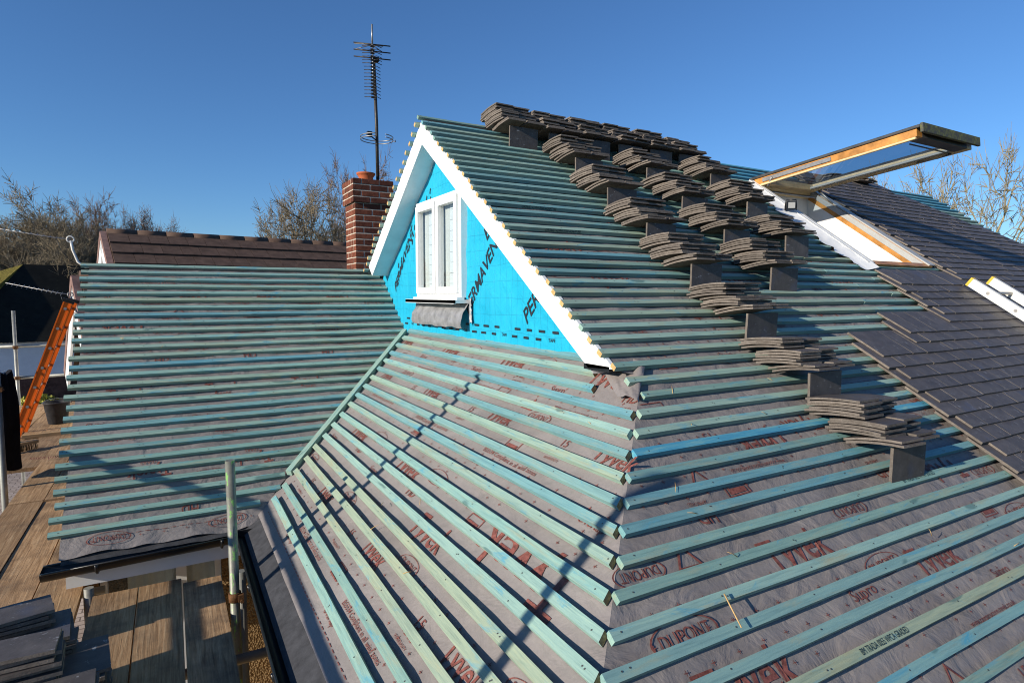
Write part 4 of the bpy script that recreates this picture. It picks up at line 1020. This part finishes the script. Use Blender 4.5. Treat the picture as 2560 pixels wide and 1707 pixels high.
# ------------------------------------------------------------------ things on the far deck
ol = empty('ladder', (-1.70, 9.2, DECK), 'orange fibreglass ladder leaning at the wing verge beyond the deck', 'ladder')
l0, l1 = Vector((-1.64, 8.9, DECK-.02)), Vector((-1.018, 8.55, -.085))
d = (l1-l0).normalized(); side = d.cross(Vector((0, 0, 1))).normalized()
acr = Vector((.02, 1.0, 0)).normalized()
for k, off in enumerate((0, .38)):
    mb = MB(); o_ = acr*off; w = d.cross(acr).normalized()
    P = []
    for p in (l0, l1):
        P.append([p+o_+w*a+acr*b for a, b in ((-.038, -.014), (.038, -.014), (.038, .014), (-.038, .014))])
    mb.hexa(P[0]+P[1]); 
    mb.hexa([p+o_+w*a+acr*b for p in (l0, l1) for a, b in ((-.044, -.020), (-.030, -.020), (-.030, -.0141), (-.044, -.0141))]); mb.hexa([p+o_+w*a+acr*b for p in (l0, l1) for a, b in ((.030, -.020), (.044, -.020), (.044, -.0141), (.030, -.0141))])
    mb.obj('stile', M['orange'], ol)
    mb = MB(); mb.hexa([p+o_+w*a+acr*b for p in (l1-d*.01, l1+d*.03) for a, b in ((-.056, -.024), (.056, -.024), (.056, .018), (-.056, .018))]); mb.obj('end_cap', M['blackplastic'], ol)
Ll = (l1-l0).length
for k in range(7):
    p = l0 + d*(.18+.25*k); mb = MB(); mb.tube([p-acr*.024, p+acr*.40], .016, 10)
    if .18+.25*k < Ll: mb.obj('rung', M['alloy'], ol)
bu = empty('bucket', (-1.33, 9.66, DECK), 'black rubber builders bucket with mortar splashes on the far deck', 'bucket')
mb = MB(); mb.lathe((-1.33, 9.66, DECK), [(.001, .004), (.10, .004), (.105, .01), (.125, .16), (.130, .165), (.142, .27), (.152, .275), (.152, .29), (.138, .29), (.13, .27), (.10, .03), (.001, .03)], 26); mb.obj('body', M['bucket'], bu, recalc=False)
mb = MB(); mb.tube([(-1.33+.150*math.cos(t), 9.66-.04+.03*math.sin(t), DECK+.27+.06*math.sin(t)) for t in [math.pi*k/12 for k in range(13)]], .004, 6); mb.obj('handle', M['alloy'], bu)
bt = MB(); bt.box((-.30, -.04, 0), (.30, .04, .04)); tb = bt.obj('timber_offcut', M['broom'], None, Matrix.Translation((-1.26, 8.85, DECK+.001)) @ Matrix.Rotation(R_(6), 4, 'Z')); tag(tb, 'short sawn timber offcut lying on the far deck boards', 'timber')
br = empty('broom', (-1.50, 8.25, DECK), 'broom with pale wooden handle and green socket standing on the deck', 'broom')
mb = MB(); mb.tube([(-1.47, 8.10, DECK+.11), (-1.80, 8.5, DECK+.75), (-2.1, 8.85, DECK+1.3)], .0135, 10); mb.obj('handle', M['broom'], br)
mb = MB(); mb.tube([(-1.455, 8.085, DECK+.085), (-1.505, 8.145, DECK+.18)], .019, 10); mb.obj('socket', M['green'], br)
mb = MB(); mb.box((-.16, -.035, .07), (.16, .035, .10)); T0 = Matrix.Translation((-1.45, 8.08, DECK)) @ Matrix.Rotation(R_(35), 4, 'Z'); mb.obj('head', M['broom'], br, T0)
mb = MB()
for k in range(70):
    x, y = rnd(-.155, .155), rnd(-.03, .03); mb.tube([(x, y, .072), (x*1.06, y*1.3, .002)], .003, 4)
mb.obj('bristles', M['bristle'], br, T0)
# black jacket hung over the rail end
jk = MB()
def jf(a, b):
    t = 2*math.pi*a; w = .09+.075*b+.02*math.sin(b*5); return (-1.345+(w+.018*math.sin(5*t+b*3))*math.cos(t)*.75, 6.90+(w*1.2+.02*math.sin(4*t))*math.sin(t), -.70-.86*b+.02*math.sin(3*t))
jk.grid(40, 24, jf, 0); jk.face([jf(k/40, 0) for k in range(40)]); jk.face([jf(k/40, 1) for k in range(40)])
tag(jk.obj('hanging_cloth', M['cloth'], None, recalc=False), 'black cloth hanging from the end of the scaffold guard rail', 'cloth')

# ------------------------------------------------------------------ neighbours
def gable_house(name, label, ox, oy, ang, zr, half, length, pitch, zground, mats, courses, tilew, wallmat='render', parts_px=True):
    """ridge starts at (ox, oy, zr) and runs along ang; gable faces back along the ridge"""
    h = empty(name, (ox, oy, zground), label, 'house'); e = Vector((math.cos(ang), math.sin(ang), 0)); f = Vector((math.sin(ang), -math.cos(ang), 0))
    P = lambda a, b, z: Vector((ox, oy, 0)) + e*a + f*b + Vector((0, 0, z))
    ze = zr - half*math.tan(pitch)
    for sg, nm in ((1, 'roof'), (-1, 'roof')):
        S = Slope(P(0, 0, zr), e, f*sg*math.cos(pitch)+Vector((0, 0, -math.sin(pitch)))); Ls = half/math.cos(pitch)
        mb = MB(); mb.face([S.p(0, 0, -.05), S.p(length, 0, -.05), S.p(length, Ls, -.05), S.p(0, Ls, -.05)]); rf = mb.obj('roof', M[mats[0]], h, recalc=False)
        if sg == 1:
            g = Ls/courses; cnt = 0
            mbt = MB(); mbt.box((0, -.44, 0), (tilew-.006, 0, .028)); tme = mbt.mesh('roof_tile', M[mats[0]]); mbt.fixn(tme)
            for r in range(courses):
                for k in range(int(length/tilew)+1):
                    off = (tilew/2 if r % 2 else 0); x = k*tilew - off
                    if x+tilew > length+.01 or x < -.2: continue
                    if cnt >= 295: break
                    y = -S.v; y = (y*math.cos(.09) - S.n*math.sin(.09)); T = frame(S.p(max(x, 0), g*r-.02+rnd(-.004, .004), .035), e, y, e.cross(y)); inst(tme, 'roof_tile', rf, T); cnt += 1
        mb = MB(); mb.hexa([S.p(-.10, Ls, -.05), S.p(-.01, Ls, -.05), S.p(-.01, 0, -.05), S.p(-.10, 0, -.05), S.p(-.10, Ls, .06), S.p(-.01, Ls, .06), S.p(-.01, 0, .06), S.p(-.10, 0, .06)]); mb.obj('verge', M[mats[1]], h)
        mb = MB(); mb.hexa([S.p(-.09, Ls, -.30), S.p(-.06, Ls, -.30), S.p(-.06, 0, -.30), S.p(-.09, 0, -.30), S.p(-.09, Ls, -.051), S.p(-.06, Ls, -.051), S.p(-.06, 0, -.051), S.p(-.09, 0, -.051)]); mb.obj('bargeboard', M['white'], h)
    for k in range(int(length/.45)):
        mb = MB(); mb.tube([P(k*.45, 0, zr+.0), P(k*.45+.44, 0, zr+.0)], .11, 10); mb.obj('ridge_tile', M[mats[0]], h)
    mb = MB(); q = [P(.08, -half+.2, zground), P(.08, half-.2, zground), P(.08, half-.2, ze+.05), P(.08, 0, zr-.15), P(.08, -half+.2, ze+.05)]; mb.face(q)
    mb.face([P(.08, half-.2, zground), P(length, half-.2, zground), P(length, half-.2, ze+.05), P(.08, half-.2, ze+.05)]); mb.face([P(.08, -half+.2, zground), P(length, -half+.2, zground), P(length, -half+.2, ze+.05), P(.08, -half+.2, ze+.05)]); mb.obj('wall', M[wallmat], h, recalc=False)
    return h
k_ = 12.6
gable_house('neighbour_house', 'brown tiled house behind the left wing ridge with white gable boards', -.072*k_, k_, R_(9.5), .0825*k_, 3.2, 7.6, R_(33), GROUND, ('ntile', 'nverge'), 11, .30)
k_ = 10.2
gable_house('garage', 'small gabled outbuilding with pink brown verge and white bargeboard beside the orange ladder', -.105*k_, k_, R_(13), .022*k_, 1.35, 3.0, R_(47), GROUND, ('ntile', 'nverge'), 6, .30)
# dark bungalow
bg_ = empty('bungalow', (-5, 29, GROUND), 'white walled bungalow with mossy hipped roof, its shaded face coloured near black, at far left', 'house')
dirf = Vector((.80, .60, 0)); nrm = Vector((.60, -.80, 0))     # eaves direction, outward normal of the shaded face
apex = Vector((-5.02, 30.5, 1.20)); c0 = Vector((-6.6, 27.2, -1.72))
r_end = apex + Vector((.95, .31, 0))*6.0; e_end = c0 + Vector((.97, .24, 0))*9.0
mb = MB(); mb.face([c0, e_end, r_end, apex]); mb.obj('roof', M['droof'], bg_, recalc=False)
lc = Vector((-10.6, 30.2, -1.0)); mb = MB(); mb.face([apex, c0+Vector((-.02, 0, .55)), lc]); mb.face([apex, c0, c0+Vector((-.02, 0, .55))]); mb.obj('roof', M['mossroof'], bg_, recalc=False)
w0 = c0 + Vector((-6, 1.0, -.02)); w1 = c0 + Vector((.25, .35, -.02)); w2 = e_end + Vector((0, .35, -.02))
def wallq(a, b, z0, z1, nm, mt):
    mb = MB(); t = Vector((0, .18, 0)); mb.hexa([Vector((a.x, a.y, z0)), Vector((b.x, b.y, z0)), Vector((b.x, b.y, z0))+t, Vector((a.x, a.y, z0))+t, Vector((a.x, a.y, z1)), Vector((b.x, b.y, z1)), Vector((b.x, b.y, z1))+t, Vector((a.x, a.y, z1))+t]); return mb.obj(nm, M[mt], bg_)
wallq(w0, w1, -3.1, -1.76, 'wall', 'render'); wallq(w1+Vector((.002, 0, 0)), w2, -3.1, -1.76, 'wall', 'render')
wallq(w0-Vector((0, .03, 0)), w1-Vector((0, .03, 0)), GROUND, -3.1, 'plinth', 'plinth'); wallq(w1-Vector((-.002, .03, 0)), w2-Vector((0, .03, 0)), GROUND, -3.1, 'plinth', 'plinth')
gw_ = MB(); gw_.box((-7, 24.6, GROUND), (6, 24.8, GROUND+.62)); gwo = gw_.obj('garden_wall', M['plinth']); tag(gwo, 'low brown brick garden wall beyond the paving', 'wall')
for (nm, px, pz, py, lab) in (('roof_aerial', -1.12, .72, 10.0, 'curved white aerial bracket with thin boom rising beside the wing ridge'), ('roof_aerial', -1.06, -.02, 9.2, 'grey aerial with thin boom low beside the orange ladder top')):
    a = empty(nm, (px, py, pz-.35), lab, 'aerial'); s = 1.0 if pz > .5 else .7
    mb = MB(); mb.tube([(px+.30*s, py, pz-.34*s), (px+.14*s, py, pz-.35*s), (px+.06*s, py, pz-.28*s), (px+.01*s, py, pz-.12*s), (px-.005, py, pz)], .016*s, 8); mb.obj('bracket', M['whitegrp'] if pz > .5 else M['alloy'], a)
    mb = MB(); mb.tube([(px+.04*s*math.cos(t)-.01, py, pz+.04*s*math.sin(t)+.02) for t in [2*math.pi*k/14 for k in range(15)]], .010*s, 6); mb.obj('loop', M['whitegrp'] if pz > .5 else M['alloy'], a)
    mb = MB(); mb.tube([(px, py, pz+.02), (px-.20*s, py+.05, pz+.04), (px-.95*s, py+.2, pz+.16)], .006, 5)
    for k in range(12):
        q = Vector((px-.10-.07*k*s, py+.03+.014*k, pz+.03+.011*k)); mb.tube([q+Vector((0, -.10, -.02)), q+Vector((0, .10, .02))], .003, 4)
    mb.obj('boom', M['alloy'], a); mb = MB(); mb.tube([(px-.16*s, py, pz+.03), (px-.12*s, py, pz-.12*s), (px-.02*s, py, pz-.27*s), (px+.1*s, py, pz-.33*s)], .004, 5); mb.obj('cable', M['blackplastic'], a)

# ------------------------------------------------------------------ trees
def tree_mesh(rng, height, width, levels=5, trunk=.18, dens=1.0, start=.45):
    mb = MB(); cr = MB()
    def grow(p, d, L, r, lv):
        steps = 3 if lv > 0 else 2; q = p; pts = [p]
        for i in range(steps):
            d = (d + Vector((rng.gauss(0, .20), rng.gauss(0, .20), rng.gauss(.03, .14)))).normalized(); q = q + d*(L/steps); pts.append(q)
        rs = [r*(1-.5*i/steps) for i in range(steps+1)]
        (mb if lv >= levels-1 else cr).tube(pts, rs, 7 if lv >= levels-1 else (4 if lv > 2 else 3), 0, False, True)
        if lv == 0: return
        nch = int((4.4 if lv > 1 else 11.0)*dens + rng.random()) + (2 if lv == levels else 0)
        for k in range(nch):
            t = rng.uniform(.25 if lv < levels else start, 1.0); idx = min(steps-1, int(t*steps)); b = pts[idx].lerp(pts[idx+1], t*steps-idx)
            ax = Vector((rng.gauss(0, 1), rng.gauss(0, 1), rng.gauss(0, 1))).cross(d).normalized(); ang = rng.uniform(.50, 1.25)
            dd = (d*math.cos(ang) + ax*math.sin(ang) + Vector((0, 0, .08))).normalized()
            grow(b, dd, L*(rng.uniform(.55, .78) if lv > 1 else rng.uniform(.40, .62)), max(.0115, r*rng.uniform(.36, .56)), lv-1)
        grow(q, d, L*.70, max(.0115, r*.45), lv-1)
    grow(Vector((0, 0, 0)), Vector((0, 0, 1)), 3.0, trunk, levels)
    zs = sorted(v[2] for v in cr.v); rr = sorted(math.hypot(v[0], v[1]) for v in cr.v)
    sz = height/zs[int(len(zs)*.997)]; sx = width*.5/rr[int(len(rr)*.93)]
    for m_ in (mb, cr): m_.v = [(x*sx, y*sx, z*sz) for x, y, z in m_.v]
    return mb, cr
def tree(name, loc, height, spread, bark, label, seed, levels=5, dens=1.0, lean=(0, 0), ivy=False, twr=None):
    rng = random.Random(seed); t = empty(name, loc, label, 'tree', 'bare winter trees beyond the roofs')
    a, b = tree_mesh(rng, height, spread, levels, dens=dens)
    T = Matrix.Translation(Vector(loc)); a.obj('trunk', M[bark], t, T, recalc=False); b.obj('crown', M[bark], t, T, recalc=False)
    if ivy:
        mb = MB()
        for k in range(500):
            z = rng.uniform(.5, height*.45); an = rng.uniform(0, 6.28); r = .10+.25*rng.random()*(1-z/height); p = Vector((r*math.cos(an)+lean[0]*z, r*math.sin(an)+lean[1]*z, z)); s = .06
            u = Vector((rng.gauss(0, 1), rng.gauss(0, 1), rng.gauss(0, 1))).normalized()*s; w = u.cross(Vector((rng.gauss(0, 1), rng.gauss(0, 1), 1))).normalized()*s; mb.face([p-u, p-w, p+u, p+w])
        mb.obj('ivy', M['leafy'], t, T, recalc=False)
    return t
def at(px, dist): # world x,y at a horizontal distance along the bearing of an image column
    b = YAW + math.atan((px-1280)/1494.1); return (dist*math.sin(b), dist*math.cos(b))
for (px, dist, h, sp, bark, lab, sd, dn, ivy) in (
    (190, 44, 9.7, 8.2, 'bark1', 'broad brown bare tree at far left above the dark roof', 11, 1.0, False),
    (40, 40, 8.0, 6.5, 'bark1', 'pale bare tree at the left edge of the picture', 12, 1.0, True),
    (290, 47, 9.6, 4.6, 'bark2', 'reddish bare tree left of the brown tiled gable', 13, 1.0, False),
    (130, 50, 9.6, 8.0, 'bark1', 'bare tree between the left edge tree and the broad brown tree', 21, 1.0, False),
    (235, 50, 10.2, 6.5, 'bark2', 'dense brown bare tree behind the brown tiled gable apex', 22, 1.0, False),
    (345, 50, 9.4, 6.0, 'bark2', 'bare tree standing over the left end of the brown ridge', 23, .95, False),
    (400, 52, 9.5, 5.6, 'bark2', 'low distant bare tree over the brown tiled roof', 14, .9, False),
    (120, 34, 6.7, 6.5, 'bark1', 'low brushy bare tree behind the dark bungalow', 18, 1.0, False),
    (770, 34, 9.6, 6.4, 'bark1', 'round crowned bare tree left of the brick chimney', 15, 1.0, False),
    (915, 40, 12.6, 4.4, 'bark2', 'reddish bare tree behind the brick chimney', 16, .95, False),
    (2440, 24, 8.9, 5.8, 'bark3', 'pale lichen covered bare tree at the right edge', 17, .74, True),
    (2600, 26, 9.8, 5.4, 'bark3', 'taller pale bare tree cut off by the right edge', 19, .72, False)):
    x, y = at(px, dist); tree('bare_tree', (x, y, GROUND), h, sp, bark, lab, sd, 5, dn, ivy=ivy)
def shrub(name, loc, r, n, mat, label, stem=True, sz=.03):
    s = empty(name, loc, label, 'shrub'); mb = MB(); rng = random.Random(int(loc[0]*100))
    for k in range(n):
        v = Vector((rng.gauss(0, 1), rng.gauss(0, 1), rng.gauss(0, .8))).normalized()*r*rng.uniform(.45, 1.05); p = Vector((v.x, v.y, v.z*.8+r)); u = Vector((rng.gauss(0, 1), rng.gauss(0, 1), rng.gauss(0, 1))).normalized()*sz; w = u.cross(Vector((rng.gauss(0, 1), rng.gauss(0, 1), 1))).normalized()*sz*.6; mb.face([p-u, p-w, p+u, p+w])
    T = Matrix.Translation(Vector(loc)); mb.obj('foliage', M[mat], s, T, recalc=False)
    mb = MB()
    for k in range(7): mb.tube([(0, 0, 0), (rng.gauss(0, r*.3), rng.gauss(0, r*.3), r*1.2)], .02, 5)
    mb.obj('stem', M['bark1'], s, T); return s
x, y = at(78, 23); shrub('shrub', (x, y, GROUND), .62, 1400, 'yshrub', 'yellow variegated shrub growing beyond the orange ladder', sz=.07)
x, y = at(8, 38); shrub('evergreen', (x, y, GROUND), 2.5, 2600, 'dgreen', 'dark evergreen at the far left edge behind the mossy roof', sz=.2)
